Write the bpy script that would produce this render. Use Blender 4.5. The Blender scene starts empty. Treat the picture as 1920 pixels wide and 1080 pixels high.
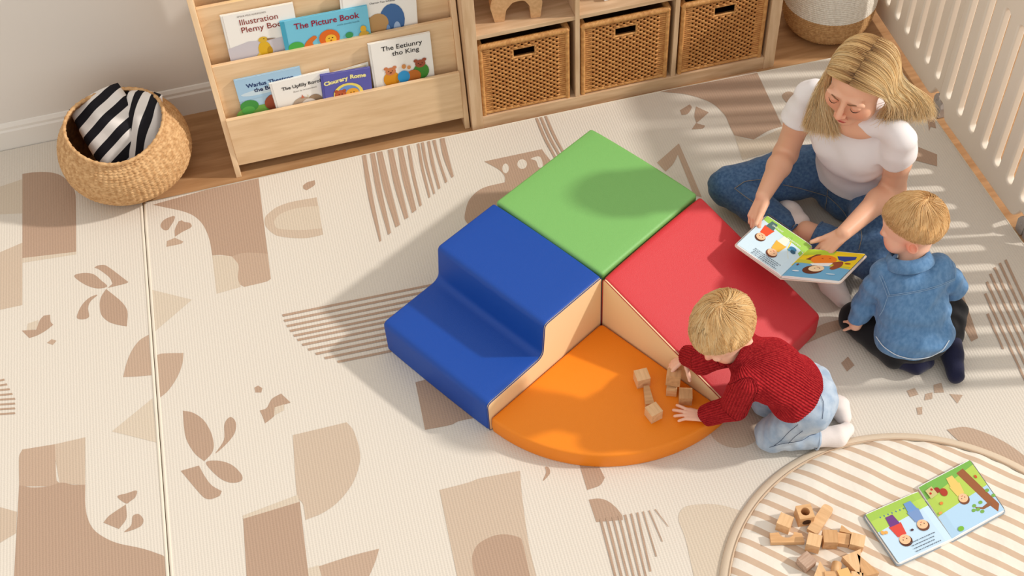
import bpy, math, random
import numpy as np
from mathutils import Vector, Matrix, Euler
random.seed(7); np.random.seed(7)
PI = math.pi
scn = bpy.context.scene
COL = scn.collection
# ---------------------------------------------------------------- camera, light, exposure
CAMP = (-0.7517, -2.2692, 3.097); PITCH = 0.8764; YAW = 0.2116; ROLL = -0.0645; FPX = 2421.3; CX = 960.8; CY = 537.9
def cam_axes():
    cp, sp, cy, sy = math.cos(PITCH), math.sin(PITCH), math.cos(YAW), math.sin(YAW)
    F = Vector((sy*cp, cy*cp, -sp)); R = Vector((cy, -sy, 0)); U = R.cross(F)
    cr, sr = math.cos(ROLL), math.sin(ROLL)
    return cr*R+sr*U, -sr*R+cr*U, F
CR, CU, CF = cam_axes()
cd = bpy.data.cameras.new('camera'); cam = bpy.data.objects.new('camera', cd); COL.objects.link(cam)
cd.sensor_width = 36.0; cd.lens = FPX/1920*36.0; cd.clip_start = .05
cam.matrix_world = Matrix(((CR.x, CU.x, -CF.x, CAMP[0]), (CR.y, CU.y, -CF.y, CAMP[1]), (CR.z, CU.z, -CF.z, CAMP[2]), (0, 0, 0, 1)))
cd.shift_x = -(CX-960)/1920; cd.shift_y = (CY-540)/1920
scn.camera = cam
scn.view_settings.view_transform = 'Standard'; scn.view_settings.look = 'None'
scn.view_settings.gamma = 1; scn.view_settings.use_curve_mapping = False
scn.view_settings.exposure = 0.0
wd = bpy.data.worlds.new('daylight'); scn.world = wd; wd.use_nodes = True
nt = wd.node_tree; bg = nt.nodes['Background']
bg.inputs['Strength'].default_value = 0.93
gr = nt.nodes.new('ShaderNodeTexGradient'); tc = nt.nodes.new('ShaderNodeTexCoord'); mp = nt.nodes.new('ShaderNodeMapping')
rp = nt.nodes.new('ShaderNodeValToRGB')
nt.links.new(tc.outputs['Generated'], mp.inputs['Vector']); mp.inputs['Rotation'].default_value = (math.radians(25), math.radians(28), math.radians(-40))
nt.links.new(mp.outputs['Vector'], gr.inputs['Vector']); nt.links.new(gr.outputs['Color'], rp.inputs['Fac'])
rp.color_ramp.elements[0].position = 0.0; rp.color_ramp.elements[0].color = (.94, .90, .84, 1)   # room side
rp.color_ramp.elements[1].position = 1.0; rp.color_ramp.elements[1].color = (1.42, 1.33, 1.20, 1)  # window side
nt.links.new(rp.outputs['Color'], bg.inputs['Color'])
SUN = Vector((-.968, .225, -.667)).normalized()
sd = bpy.data.lights.new('sun', 'SUN'); sd.energy = 2.45; sd.angle = math.radians(2.6); sd.color = (1, .94, .86)
so = bpy.data.objects.new('sun', sd); COL.objects.link(so); so.rotation_euler = SUN.to_track_quat('-Z', 'Y').to_euler(); so.location = (3, -1, 3)

# ---------------------------------------------------------------- helpers
def at(u, v, z=0.0):
    d = CF + CR*((u-CX)/FPX) - CU*((v-CY)/FPX); C = Vector(CAMP)
    return C + d*((z-C.z)/d.z)
def aty(u, v, y):
    d = CF + CR*((u-CX)/FPX) - CU*((v-CY)/FPX); C = Vector(CAMP)
    return C + d*((y-C.y)/d.y)
def atx(u, v, x):
    d = CF + CR*((u-CX)/FPX) - CU*((v-CY)/FPX); C = Vector(CAMP)
    return C + d*((x-C.x)/d.x)
def lin(c):
    return tuple(((x/255)/12.92 if x/255 <= .04045 else ((x/255+.055)/1.055)**2.4) for x in c)
MATS = {}
def mat(name, rgb, rough=.6, noise=0, nscale=20, stretch=(1, 1, 1), bump=0, bscale=200, bstretch=(1, 1, 1), rgb2=None, spec=.35, sheen=0, sss=0, coord='Object', detail=3, metal=0, rot=(0,0,0)):
    if name in MATS: return MATS[name]
    m = bpy.data.materials.new(name); m.use_nodes = True; MATS[name] = m
    n = m.node_tree; b = n.nodes['Principled BSDF']; L = n.links.new
    c = lin(rgb); b.inputs['Base Color'].default_value = (*c, 1); b.inputs['Roughness'].default_value = rough
    b.inputs['Specular IOR Level'].default_value = spec; b.inputs['Metallic'].default_value = metal
    if sheen: b.inputs['Sheen Weight'].default_value = sheen; b.inputs['Sheen Roughness'].default_value = .5
    if sss:
        b.inputs['Subsurface Weight'].default_value = sss; b.inputs['Subsurface Radius'].default_value = (.012, .004, .002); b.inputs['Subsurface Scale'].default_value = 1
    t = n.nodes.new('ShaderNodeTexCoord')
    if noise or rgb2:
        mp = n.nodes.new('ShaderNodeMapping'); L(t.outputs[coord], mp.inputs['Vector']); mp.inputs['Scale'].default_value = stretch; mp.inputs['Rotation'].default_value = rot
        ns = n.nodes.new('ShaderNodeTexNoise'); ns.inputs['Scale'].default_value = nscale; ns.inputs['Detail'].default_value = detail
        L(mp.outputs['Vector'], ns.inputs['Vector'])
        r = n.nodes.new('ShaderNodeValToRGB'); L(ns.outputs['Fac'], r.inputs['Fac']); L(r.outputs['Color'], b.inputs['Base Color'])
        c2 = lin(rgb2) if rgb2 else tuple(x*(1-noise) for x in c)
        r.color_ramp.elements[0].position = .35; r.color_ramp.elements[0].color = (*c2, 1)
        r.color_ramp.elements[1].position = .65; r.color_ramp.elements[1].color = (*c, 1)
    if bump:
        mp2 = n.nodes.new('ShaderNodeMapping'); L(t.outputs[coord], mp2.inputs['Vector']); mp2.inputs['Scale'].default_value = bstretch; mp2.inputs['Rotation'].default_value = rot
        n2 = n.nodes.new('ShaderNodeTexNoise'); n2.inputs['Scale'].default_value = bscale; n2.inputs['Detail'].default_value = 2
        L(mp2.outputs['Vector'], n2.inputs['Vector'])
        bp = n.nodes.new('ShaderNodeBump'); bp.inputs['Strength'].default_value = bump; bp.inputs['Distance'].default_value = .002
        L(n2.outputs['Fac'], bp.inputs['Height']); L(bp.outputs['Normal'], b.inputs['Normal'])
    return m
def flat(rgb, rough=.55):
    return mat('print_%d_%d_%d' % rgb, rgb, rough, spec=.3)
def wood(name, rgb, rgb2, axis='x', sc=5):
    st = {'x': (.12, 1, 1), 'y': (1, .12, 1), 'z': (1, 1, .12)}[axis]
    st = tuple(s*sc*3 for s in st)
    return mat(name, rgb, .5, rgb2=rgb2, nscale=3.4, stretch=tuple(s*1.0 for s in st), bump=.15, bscale=10, bstretch=tuple(s*2.2 for s in st), detail=6)

class MB:
    def __init__(s): s.V = []; s.F = []; s.M = []; s.S = []; s.mats = []; s.mi = 0; s.sm = False
    def use(s, m, smooth=None):
        if m not in s.mats: s.mats.append(m)
        s.mi = s.mats.index(m)
        if smooth is not None: s.sm = smooth
        return s
    def add(s, V, F, smooth=None):
        o = len(s.V); s.V += [tuple(v) for v in V]; s.F += [tuple(i+o for i in f) for f in F]
        s.M += [s.mi]*len(F); s.S += [s.sm if smooth is None else smooth]*len(F); return s
    def box(s, c, d, R=None):
        x, y, z = (a/2 for a in d)
        V = [Vector(p) for p in ((-x,-y,-z),(x,-y,-z),(x,y,-z),(-x,y,-z),(-x,-y,z),(x,-y,z),(x,y,z),(-x,y,z))]
        if R is not None: V = [R @ v for v in V]
        c = Vector(c); return s.add([v+c for v in V], [(0,3,2,1),(4,5,6,7),(0,1,5,4),(1,2,6,5),(2,3,7,6),(3,0,4,7)])
    def span(s, x0, x1, y0, y1, z0, z1): return s.box(((x0+x1)/2, (y0+y1)/2, (z0+z1)/2), (x1-x0, y1-y0, z1-z0))
    def tube(s, pts, r, n=8, closed=False, cap=True, smooth=True):
        pts = [Vector(p) for p in pts]; N = len(pts); rs = r if hasattr(r, '__len__') else [r]*N
        V = []; F = []; up = None
        for i, p in enumerate(pts):
            a = pts[(i-1) % N] if (closed or i > 0) else p; b = pts[(i+1) % N] if (closed or i < N-1) else p
            t = (b-a).normalized() if (b-a).length > 1e-9 else Vector((0,0,1))
            if up is None: up = Vector((0,0,1)) if abs(t.z) < .9 else Vector((1,0,0))
            u = (up - t*up.dot(t));
            if u.length < 1e-6: u = Vector((1,0,0)) - t*t.x
            u.normalize(); up = u; w = t.cross(u)
            for k in range(n):
                an = 2*PI*k/n; V.append(p + (u*math.cos(an)+w*math.sin(an))*rs[i])
        M = N if closed else N-1
        for i in range(M):
            j = (i+1) % N
            for k in range(n): F.append((i*n+k, i*n+(k+1) % n, j*n+(k+1) % n, j*n+k))
        if cap and not closed: F.append(tuple(range(n))[::-1]); F.append(tuple((N-1)*n+k for k in range(n)))
        return s.add(V, F, smooth)
    def prism(s, poly, z0, z1, M=None):
        n = len(poly); V = [Vector((p[0], p[1], z0)) for p in poly]+[Vector((p[0], p[1], z1)) for p in poly]
        if M is not None: V = [M @ v for v in V]
        return s.add(V, [tuple(range(n))[::-1], tuple(range(n, 2*n))]+[(i, (i+1) % n, n+(i+1) % n, n+i) for i in range(n)])
    def grid(s, P, closed_u=False, smooth=True):
        P = np.asarray(P); a, b = P.shape[:2]; F = []
        for i in range(a-1):
            for j in range(b if closed_u else b-1):
                k = (j+1) % b; F.append((i*b+j, i*b+k, (i+1)*b+k, (i+1)*b+j))
        return s.add([tuple(v) for v in P.reshape(-1, 3)], F, smooth)
    def build(s, name, parent=None, bevel=0, seg=2, world=True, autosmooth=False):
        me = bpy.data.meshes.new(name); V = s.V
        if parent is not None and world:
            inv = parent.matrix_basis.inverted(); q = parent.parent
            while q is not None: inv = inv @ q.matrix_basis.inverted(); q = q.parent
            A = np.array(V); R = np.array(inv.to_3x3()); T = np.array(inv.translation); V = (A@R.T+T).tolist()
        me.from_pydata(V, [], s.F)
        for m in s.mats: me.materials.append(m)
        me.polygons.foreach_set('material_index', s.M); me.polygons.foreach_set('use_smooth', s.S); me.update()
        o = bpy.data.objects.new(name, me); COL.objects.link(o)
        if parent is not None: o.parent = parent
        if bevel:
            b = o.modifiers.new('bevel', 'BEVEL'); b.width = bevel; b.segments = seg; b.limit_method = 'ANGLE'; b.angle_limit = .6
            for p in me.polygons: p.use_smooth = True
            w = o.modifiers.new('wn', 'WEIGHTED_NORMAL'); w.keep_sharp = False
        return o
def rename_seq(o): return o
def tag(o, label=None, cat=None, group=None, kind=None):
    if label: o['label'] = label
    if cat: o['category'] = cat
    if group: o['group'] = group
    if kind: o['kind'] = kind
    return o
def thing(name, label, cat, loc=(0,0,0), rz=0, group=None):
    o = bpy.data.objects.new(name, None); COL.objects.link(o); o.location = loc; o.rotation_euler = (0, 0, rz); o.empty_display_size = .05
    o.matrix_basis = Matrix.Translation(loc) @ Matrix.Rotation(rz, 4, 'Z')
    return tag(o, label, cat, group)
def curve_mesh(polys, extrude=0, bevel=0):
    """2D outline(s) with holes -> (V,F)"""
    cu = bpy.data.curves.new('c', 'CURVE'); cu.dimensions = '2D'; cu.fill_mode = 'BOTH'; cu.extrude = extrude; cu.bevel_depth = bevel; cu.bevel_resolution = 2
    for P in polys:
        sp = cu.splines.new('POLY'); sp.points.add(len(P)-1)
        for i, p in enumerate(P): sp.points[i].co = (p[0], p[1], 0, 1)
        sp.use_cyclic_u = True
    return _cm(cu)
def _cm(cu):
    o = bpy.data.objects.new('tmp', cu); COL.objects.link(o)
    dg = bpy.context.evaluated_depsgraph_get(); me = bpy.data.meshes.new_from_object(o.evaluated_get(dg))
    V = [v.co.copy() for v in me.vertices]; F = [tuple(p.vertices) for p in me.polygons]
    bpy.data.objects.remove(o); bpy.data.meshes.remove(me); return V, F
def text_mesh(body, size=1, bold=0, align='CENTER', shear=0, sx=1):
    cu = bpy.data.curves.new('t', 'FONT'); cu.body = body; cu.size = size; cu.align_x = align; cu.offset = bold*size; cu.shear = shear; cu.resolution_u = 3
    V, F = _cm(cu); return [Vector((v.x*sx, v.y, 0)) for v in V], F
def smooth_poly(P, n=6):
    """closed Catmull-Rom"""
    out = []; N = len(P)
    for i in range(N):
        p0, p1, p2, p3 = (Vector(P[(i+k-1) % N]) for k in range(4))
        for j in range(n):
            t = j/n; out.append(.5*((2*p1)+(p2-p0)*t+(2*p0-5*p1+4*p2-p3)*t*t+(3*p1-p0-3*p2+p3)*t**3))
    return out
def smooth_auto(P, n=5, lim=128):
    """curve the gentle bends of an outline, keep its sharp corners"""
    N = len(P); P = [Vector((p[0], p[1])) for p in P]; T = []
    for i in range(N):
        a, b, c = P[i-1], P[i], P[(i+1) % N]
        if (b-a).length < 1e-9 or (c-b).length < 1e-9: T.append(None); continue
        ang = 180-math.degrees(math.acos(max(-1, min(1, (b-a).normalized().dot((c-b).normalized()))))); T.append((c-a)*.5 if ang > lim else None)
    out = []
    for i in range(N):
        j = (i+1) % N; a, b = P[i], P[j]; L_ = (b-a).length
        if T[i] is None and T[j] is None: out.append(a); continue
        f = lambda t: (t.normalized()*min(t.length, L_*1.0)) if t is not None else (b-a)
        m0, m1 = f(T[i]), f(T[j])
        for k in range(n):
            t = k/n; out.append(a*(2*t**3-3*t*t+1)+m0*(t**3-2*t*t+t)+b*(-2*t**3+3*t*t)+m1*(t**3-t*t))
    return out
def round_poly(P, r, n=5):
    out = []; N = len(P)
    for i in range(N):
        p = Vector(P[i]); a = Vector(P[i-1])-p; b = Vector(P[(i+1) % N])-p; rr = r[i] if hasattr(r, '__len__') else r
        if rr <= 0: out.append(p); continue
        ca = max(-1, min(1, a.normalized().dot(b.normalized()))); half = math.acos(ca)/2
        d = min(rr/math.tan(half), a.length*.49, b.length*.49); A = p+a.normalized()*d; B = p+b.normalized()*d
        for j in range(n+1):
            t = j/n; out.append(A*(1-t)**2+p*2*t*(1-t)+B*t*t)
    return out
def ell(cx, cy, rx, ry, n=20, a0=0, a1=2*PI, rot=0):
    c, s = math.cos(rot), math.sin(rot); out = []
    full = abs(a1-a0-2*PI) < 1e-6
    for i in range(n if full else n+1):
        a = a0+(a1-a0)*i/n; x, y = rx*math.cos(a), ry*math.sin(a); out.append((cx+c*x-s*y, cy+s*x+c*y))
    return out
# art: shapes laid on a surface frame (origin o, axes ex, ey, normal n)
class Art:
    def __init__(s, mb, o, ex, ey, lift=.0004):
        s.mb = mb; s.o = Vector(o); s.ex = Vector(ex); s.ey = Vector(ey); s.n = s.ex.cross(s.ey).normalized(); s.k = 0; s.lift = lift
    def P(s, x, y): s_ = s.o+s.ex*x+s.ey*y+s.n*(s.lift*(1+s.k*.35)); return s_
    def poly(s, pts, rgb, smooth=False):
        s.k += 1
        if smooth: pts = smooth_poly(pts)
        V, F = curve_mesh([pts]); s.mb.use(flat(rgb)).add([s.P(v.x, v.y) for v in V], orient(V, F), False)
    def ell(s, cx, cy, rx, ry, rgb, rot=0, **k): s.poly(ell(cx, cy, rx, ry, rot=rot, **k), rgb)
    def text(s, body, x, y, size, rgb, bold=0, align='CENTER', rot=0, sx=1, shear=0):
        s.k += 1; V, F = text_mesh(body, size, bold, align, shear, sx); c, sn = math.cos(rot), math.sin(rot)
        a = s.ex.length; b = s.ey.length
        s.mb.use(flat(rgb)).add([s.o+s.ex*x+s.ey*y+s.ex/a*(c*v.x-sn*v.y)+s.ey/b*(sn*v.x+c*v.y)+s.n*(s.lift*(1+s.k*.35)) for v in V], orient(V, F), False)
def orient(V, F):
    out = []
    for f in F:
        a = 0
        for i in range(len(f)):
            p, q = V[f[i]], V[f[(i+1) % len(f)]]; a += p[0]*q[1]-q[0]*p[1]
        out.append(f if a >= 0 else tuple(reversed(f)))
    return out
# ---------------------------------------------------------------- the setting
ZF = -.012
floor_m = wood('oak_floor', (190, 148, 106), (166, 124, 84), 'x', 4)
mb = MB().use(floor_m); mb.span(-4, 3.2, -3.2, 1.5, ZF-.05, ZF); tag(mb.build('floor'), kind='structure')
wall_m = mat('plaster', (226, 221, 215), .85, bump=.05, bscale=60, spec=.15)
mb = MB().use(wall_m); mb.span(-4, 3.2, 1.387, 1.45, ZF, 2.6); tag(mb.build('wall_back'), kind='structure')
white_trim = mat('white_trim', (232, 228, 222), .45)
mb = MB().use(white_trim)
prof = [(0, ZF), (-.014, ZF), (-.014, .075), (-.010, .082), (-.010, .092), (-.004, .104), (0, .106)]
for i in range(len(prof)-1):
    (a, b), (c, d) = prof[i], prof[i+1]
    mb.add([(-4, 1.387+a, b), (3.2, 1.387+a, b), (3.2, 1.387+c, d), (-4, 1.387+c, d)], [(0, 1, 2, 3)])
mb.add([(-4, 1.387, ZF), (-4, 1.373, ZF), (-4, 1.373, .106), (-4, 1.387, .106)], [(0, 1, 2, 3)])
tag(mb.build('baseboard_back'), kind='structure')

# ---------------------------------------------------------------- play mats with printed shapes
def knit(name, rgb):
    m = mat(name, rgb, .75, spec=.2)
    n = m.node_tree; L = n.links.new; b = n.nodes['Principled BSDF']; t = n.nodes.new('ShaderNodeTexCoord')
    w1 = n.nodes.new('ShaderNodeTexWave'); w1.inputs['Scale'].default_value = 36; w1.inputs['Distortion'].default_value = 1.2; w1.inputs['Detail'].default_value = 1; w1.inputs['Detail Scale'].default_value = 3; w1.bands_direction = 'X'
    w2 = n.nodes.new('ShaderNodeTexWave'); w2.inputs['Scale'].default_value = 50; w2.inputs['Distortion'].default_value = 1.5; w2.inputs['Detail'].default_value = 1; w2.bands_direction = 'Y'
    mp = n.nodes.new('ShaderNodeMapping'); mp.inputs['Rotation'].default_value = (0, 0, .02); L(t.outputs['Object'], mp.inputs['Vector'])
    L(mp.outputs['Vector'], w1.inputs['Vector']); L(mp.outputs['Vector'], w2.inputs['Vector'])
    mx = n.nodes.new('ShaderNodeMath'); mx.operation = 'MULTIPLY_ADD'; L(w2.outputs['Fac'], mx.inputs[0]); mx.inputs[1].default_value = .6; L(w1.outputs['Fac'], mx.inputs[2])
    bp = n.nodes.new('ShaderNodeBump'); bp.inputs['Strength'].default_value = .35; bp.inputs['Distance'].default_value = .0012
    L(mx.outputs[0], bp.inputs['Height']); L(bp.outputs['Normal'], b.inputs['Normal'])
    # weave: tiny thread tone variation
    c = lin(rgb); r = n.nodes.new('ShaderNodeValToRGB'); L(mx.outputs[0], r.inputs['Fac']); r.color_ramp.elements[0].position = .1; r.color_ramp.elements[0].color = (*[x*.93 for x in c], 1)
    r.color_ramp.elements[1].position = .9; r.color_ramp.elements[1].color = (*c, 1); L(r.outputs['Color'], b.inputs['Base Color'])
    return m
CREAM = knit('mat_cream', (217, 209, 198)); DARK = knit('mat_taupe', (178, 151, 131)); MID = knit('mat_tan', (198, 179, 160)); MID2 = knit('mat_fawn', (187, 162, 142)); LIGHT = knit('mat_sand', (207, 193, 175))
def seam_x(y): return -1.304+(y-.956)*(.039/1.405)
SL = dict(D=DARK, M=MID, N=MID2, L=LIGHT, C=CREAM)
PRINT_L = [
 ('L', 0, [(0,350),(42,336),(42,400),(0,402)]), ('M', 0, [(0,473),(42,455),(42,572),(0,581)]), ('L', 0, [(42,480),(143,470),(143,477),(42,493)]),
 ('D', 0, [(42,326),(65,323),(92,323),(112,328),(128,340),(139,356),(142,370),(143,472),(42,484)]),
 ('D', 1, [(139,518),(155,512),(175,514),(190,526),(201,537),(183,541),(160,534)]), ('D', 0, [(177,502),(183,498),(199,498),(241,529),(235,532),(202,540),(211,532),(205,520),(185,505)]),
 ('D', 0, [(199,542),(190,556),(187,570),(190,590),(203,603),(220,609),(238,612),(239,584),(228,566)]), ('D', 1, [(183,553),(168,558),(153,573),(144,595),(155,599),(167,594),(165,578),(170,565)]),
 ('L', 0, [(52,607),(72,600),(74,616),(50,620)]), ('D', 0, [(41,620),(68,618),(75,600),(82,592),(94,590),(95,603),(100,609),(86,620),(70,629),(55,634)]), ('N', 0, [(88,643),(97,636),(106,639),(99,647)]),
 ('N', 0, [(231,707),(237,682),(247,658),(262,638),(284,625),(291,703),(258,706)]), ('L', 0, [(210,809),(286,747),(294,830)]),
 ('M', 0, [(99,834),(160,820),(160,910),(112,906)]), ('N', 0, [(36,856),(42,843),(103,833),(106,900),(112,906),(115,912),(36,912)]),
 ('D', 0, [(36,910),(60,914),(90,912),(115,905),(137,909),(160,909),(160,945),(164,970),(175,992),(196,1008),(222,1019),(260,1027),(290,1036),(312,1048),(314,1090),(26,1090)]),
 ('D', 1, [(220,931),(238,925),(256,920),(254,932),(244,940),(236,944)]), ('D', 0, [(194,980),(205,967),(236,946),(237,972),(223,992)]), ('D', 1, [(233,998),(246,985),(249,968),(260,964),(269,975),(262,988)]),
 ('M', 0, [(0,951),(32,960),(30,1000),(0,1018)])]
for k in range(8): PRINT_L.append(('D', 0, [(0, 712+k*9), (8+min(k,4)*5, 710+k*9), (9+min(k,4)*5, 713.5+k*9), (0, 715.5+k*9)]))
PRINT_R = [
 ('D', 0, [(286,384),(484,329),(502,476),(480,474),(459,474),(445,477),(435,481),(415,478),(398,479),(394,455),(388,436),(378,418),(362,404),(342,396),(315,390)]),
 ('L', 0, [(398,479),(435,481),(447,495),(447,520),(452,538),(406,551)]),
 ('N', 0, [(435,481),(445,477),(459,474),(480,474),(502,476),(508,523),(500,528),(458,538),(450,533),(446,520),(447,497)]),
 ('D', 1, [(301,423),(308,412),(326,405),(327,412),(320,424),(315,431),(307,431)]), ('D', 0, [(328,444),(328,430),(335,415),(341,413),(345,416),(356,418),(360,424),(356,428),(342,435)]), ('N', 0, [(312,463),(313,452),(328,446),(344,453),(340,457)]),
 ('M', 0, [(497,408),(506,398),(520,388),(545,379),(594,370),(606,440),(585,445),(563,447),(535,445),(515,440),(498,424)]), ('L', 0, [(513,416),(522,404),(540,395),(565,389),(598,386),(603,428),(575,431),(545,431),(520,428)]),
 ('D', 0, [(568,348),(576,342),(590,338),(590,347),(575,357),(569,354)]), ('L', 0, [(283,543),(360,562),(290,622)]),
 ('N', 0, [(291,667),(304,663),(344,662),(342,682),(332,708),(315,733),(297,748)]),
 ('D', 0, [(343,770),(362,774),(382,788),(396,812),(401,835),(397,850),(383,865),(365,850),(350,825),(345,800)]), ('D', 1, [(404,850),(420,825),(421,795),(432,782),(442,792),(440,812),(425,832)]),
 ('D', 1, [(386,868),(410,864),(435,872),(453,890),(452,902),(432,905),(410,895)]), ('D', 0, [(339,883),(373,873),(384,893),(397,910),(416,921),(412,930),(396,936),(384,934),(370,920)]),
 ('D', 0, [(477,727),(484,723),(492,728),(490,736),(479,736)]), ('D', 0, [(487,770),(500,765),(510,748),(527,738),(545,755),(520,763),(514,780),(497,794),(492,780)]), ('L', 0, [(515,764),(533,758),(532,770),(514,779)]),
 ('M', 0, [(549,816),(650,792),(662,806),(673,838),(675,865),(662,905),(635,940),(605,962),(573,975),(568,945),(557,930)]), ('L', 0, [(455,967),(558,928),(562,941),(456,974)]),
 ('D', 0, [(456,973),(562,941),(580,1090),(463,1090)]), ('L', 0, [(577,1066),(598,1060),(606,1090),(580,1090)]), ('N', 0, [(598,1062),(660,1042),(711,1029),(703,1055),(688,1090),(606,1090)]),
 ('D', 0, [(779,717),(860,696),(900,782),(860,790),(845,797),(797,806)]),
 ('M', 0, [(824,919),(878,905),(900,897),(975,883),(979,932),(992,1023),(1008,1090),(859,1090)]), ('D', 0, [(893,1090),(886,1060),(886,1040),(897,1020),(922,1006),(944,1002),(965,1005),(978,1012),(996,1090)]),
 ('D', 1, [(1022,876),(1029,877),(1031,888),(1018,902),(1024,886)]), ('D', 0, [(1086,870),(1123,875),(1130,888),(1134,896),(1125,910),(1101,919)]),
 ('D', 0, [(1104,937),(1123,935),(1140,940),(1155,952),(1166,966),(1168,975),(1118,979)]),
 ('L', 0, [(1272,972),(1282,952),(1310,946),(1350,947),(1395,960),(1370,1090),(1303,1090),(1285,1010)]), ('M', 0, ell(1380,795,52,45)),
 ('D', 0, [(908,303),(1016,280),(1045,330),(1000,400),(900,440),(873,415),(873,395),(882,372),(905,353),(947,342),(946,330),(935,318)]),
 ('C', 0, ell(948,316,6,9)), ('C', 0, ell(979,308,9,9)), ('C', 1, [(995,298),(1012,294),(1018,312),(1010,314),(1005,302)]),
 ('N', 0, [(1232,305),(1273,269),(1316,370),(1301,366),(1271,290),(1262,308),(1248,322)]),
 ('D', 0, [(1237,172),(1417,131),(1467,237),(1440,246),(1413,262),(1377,254),(1368,236),(1358,215),(1333,193),(1290,178)]), ('L', 0, [(1377,254),(1413,262),(1467,240),(1480,275),(1392,300)]),
 ('D', 0, [(1275,207),(1293,196),(1297,202),(1289,214),(1278,216)]), ('D', 0, [(1302,218),(1305,200),(1329,211),(1320,219),(1306,231)]), ('D', 0, [(1297,243),(1305,231),(1322,236),(1318,241)]),
 ('D', 0, [(1783,565),(1806,554),(1821,596),(1834,634),(1821,641),(1806,611)]), ('N', 0, [(1497,652),(1535,612),(1585,597),(1592,612),(1540,632)]),
 ('D', 0, [(1577,681),(1590,669),(1602,685),(1588,697)]), ('N', 0, [(1735,739),(1748,736),(1748,748),(1733,751)]), ('N', 0, [(1780,739),(1805,741),(1795,757)]), ('N', 0, [(1700,733),(1715,728),(1722,740),(1706,745)]), ('N', 0, [(1718,765),(1729,763),(1729,777),(1721,778)]), ('N', 0, [(1750,722),(1765,718),(1770,736),(1752,737)]),
 ('D', 0, [(1738,220),(1752,223),(1755,241),(1745,238),(1742,246)]), ('D', 0, [(1722,276),(1757,290),(1757,312),(1712,300)]), ('N', 1, [(1478,196),(1466,180),(1480,172),(1500,185),(1500,215)]),
 ('N', 0, [(1775,806),(1810,801),(1850,813),(1890,833),(1930,862),(1930,915),(1880,870),(1850,850),(1800,828)])]
arc = [(529,590),(532,600),(537,610),(543,619),(550,628),(557,636),(566,645),(577,654),(591,662),(608,670),(632,677)]
for k, (x, y) in enumerate(arc): PRINT_R.append(('D', 0, [(x, y), (830, y-(830-x)*.205), (830, y+4-(830-x)*.205), (x+2, y+4)]))
for a, b, c, d, e, f, g, h in ((678,284,685,283,712,454,715,451),(693,281,701,279,728,441,733,437),(705,278,715,276,742,427,750,422),(726,273,735,271,759,412,766,408),(745,270,753,267,773,400,781,394),(762,266,767,265,787,388,791,385),(781,263,785,262,804,372,807,369),(788,261,793,260,813,365,816,363),(800,259,805,258,822,356,826,353),(809,257,815,256,835,344,839,341),(824,254,832,252,847,334,851,331),(1003,220,1007,219,1040,298,1044,297),(1011,218,1015,217,1048,294,1052,293),(1020,216,1024,215,1056,290,1060,289)):
    mx, my = (a+c)/2, (b+d)/2; nx, ny = (e+g)/2, (f+h)/2; w = 4 if c-a > 6 else (2 if c-a < 5.5 else 0)
    PRINT_R.append(('D', 0, [(a, b), (c, d), ((c+g)/2+w*.3-2, (d+h)/2), (g, h), (e, f), ((a+e)/2-w*.8-1, (b+f)/2)]))
for k in range(10):
    x0, y0 = 1124+k*11.5, 974-k*2; x1, y1 = (x0+30, 1090) if k < 6 else ((x0+25, y0+110-(k-6)*26)); w = (4.5, 4.5, 4, 4, 4, 3.5, 3.5, 2.5, 2, 1.5)[k]
    PRINT_R.append(('D', 0, [(x0, y0), (x0+w, y0-1), (x1+w, y1), (x1, y1)]))
for k, ys in enumerate((590, 552, 530, 515, 503, 495, 489)):
    xe = lambda y, k=k: 1835+13.5*k+(y-560)*.47
    ye = 655+k*0 if k == 0 else 735
    PRINT_R.append(('D', 0, [(xe(ys), ys), (xe(ys)+4.5, ys-2), (xe(ye)+3, ye), (xe(ye)-1, ye)]))
def clip_line(P, sgn, off):
    """keep the part of a floor polygon on one side of the fold"""
    out = []
    f = lambda p: sgn*(p[0]-seam_x(p[1]))-off
    for i in range(len(P)):
        a, b = P[i-1], P[i]; fa, fb = f(a), f(b)
        if (fa >= 0) != (fb >= 0):
            t = fa/(fa-fb); out.append((a[0]+(b[0]-a[0])*t, a[1]+(b[1]-a[1])*t))
        if fb >= 0: out.append((b[0], b[1]))
    return out
def clip_back(P, y):
    out = []
    for i in range(len(P)):
        a, b = P[i-1], P[i]; fa, fb = y-a[1], y-b[1]
        if (fa >= 0) != (fb >= 0): t = fa/(fa-fb); out.append((a[0]+(b[0]-a[0])*t, y))
        if fb >= 0: out.append(b)
    return out
def play_mat(name, outline, prints, sgn, label):
    mb = MB().use(CREAM); op = [(p[0], p[1]) for p in outline]
    V, F = curve_mesh([op]); mb.add([(v.x, v.y, 0) for v in V], orient(V, F))
    n = len(op); mb.add([(*p, 0) for p in op]+[(*p, ZF) for p in op], [(i, (i+1) % n, n+(i+1) % n, n+i) for i in range(n)])
    for k, (c, sm, P) in enumerate(prints):
        W = [at(u, v, 0) for u, v in P]; W = [(p.x, p.y) for p in W]
        W = [(p.x, p.y) for p in (smooth_poly(W, 5) if sm else smooth_auto(W))]
        W = clip_line(W, sgn, .008)
        if sgn > 0: W = clip_back(W, .968)
        if len(W) < 3: continue
        V, F = curve_mesh([W]); mb.use(SL[c]).add([(v.x, v.y, .0002+.00002*k) for v in V], orient(V, F))
    o = mb.build(name); tag(o, label, 'play mat', 'play mats')
    return o
bm_ = mat('mat_binding', (222, 213, 198), .7, bump=.2, bscale=900)
root = play_mat('play_mat', [(-2.9, -1.6), (seam_x(-1.6)-.004, -1.6), (seam_x(1.3)-.004, 1.3), (seam_x(1.3)-.004, 1.37), (-2.9, 1.37)], PRINT_L, -1, 'cream play mat left of the fold line, reaching the wall under the round basket')
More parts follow.
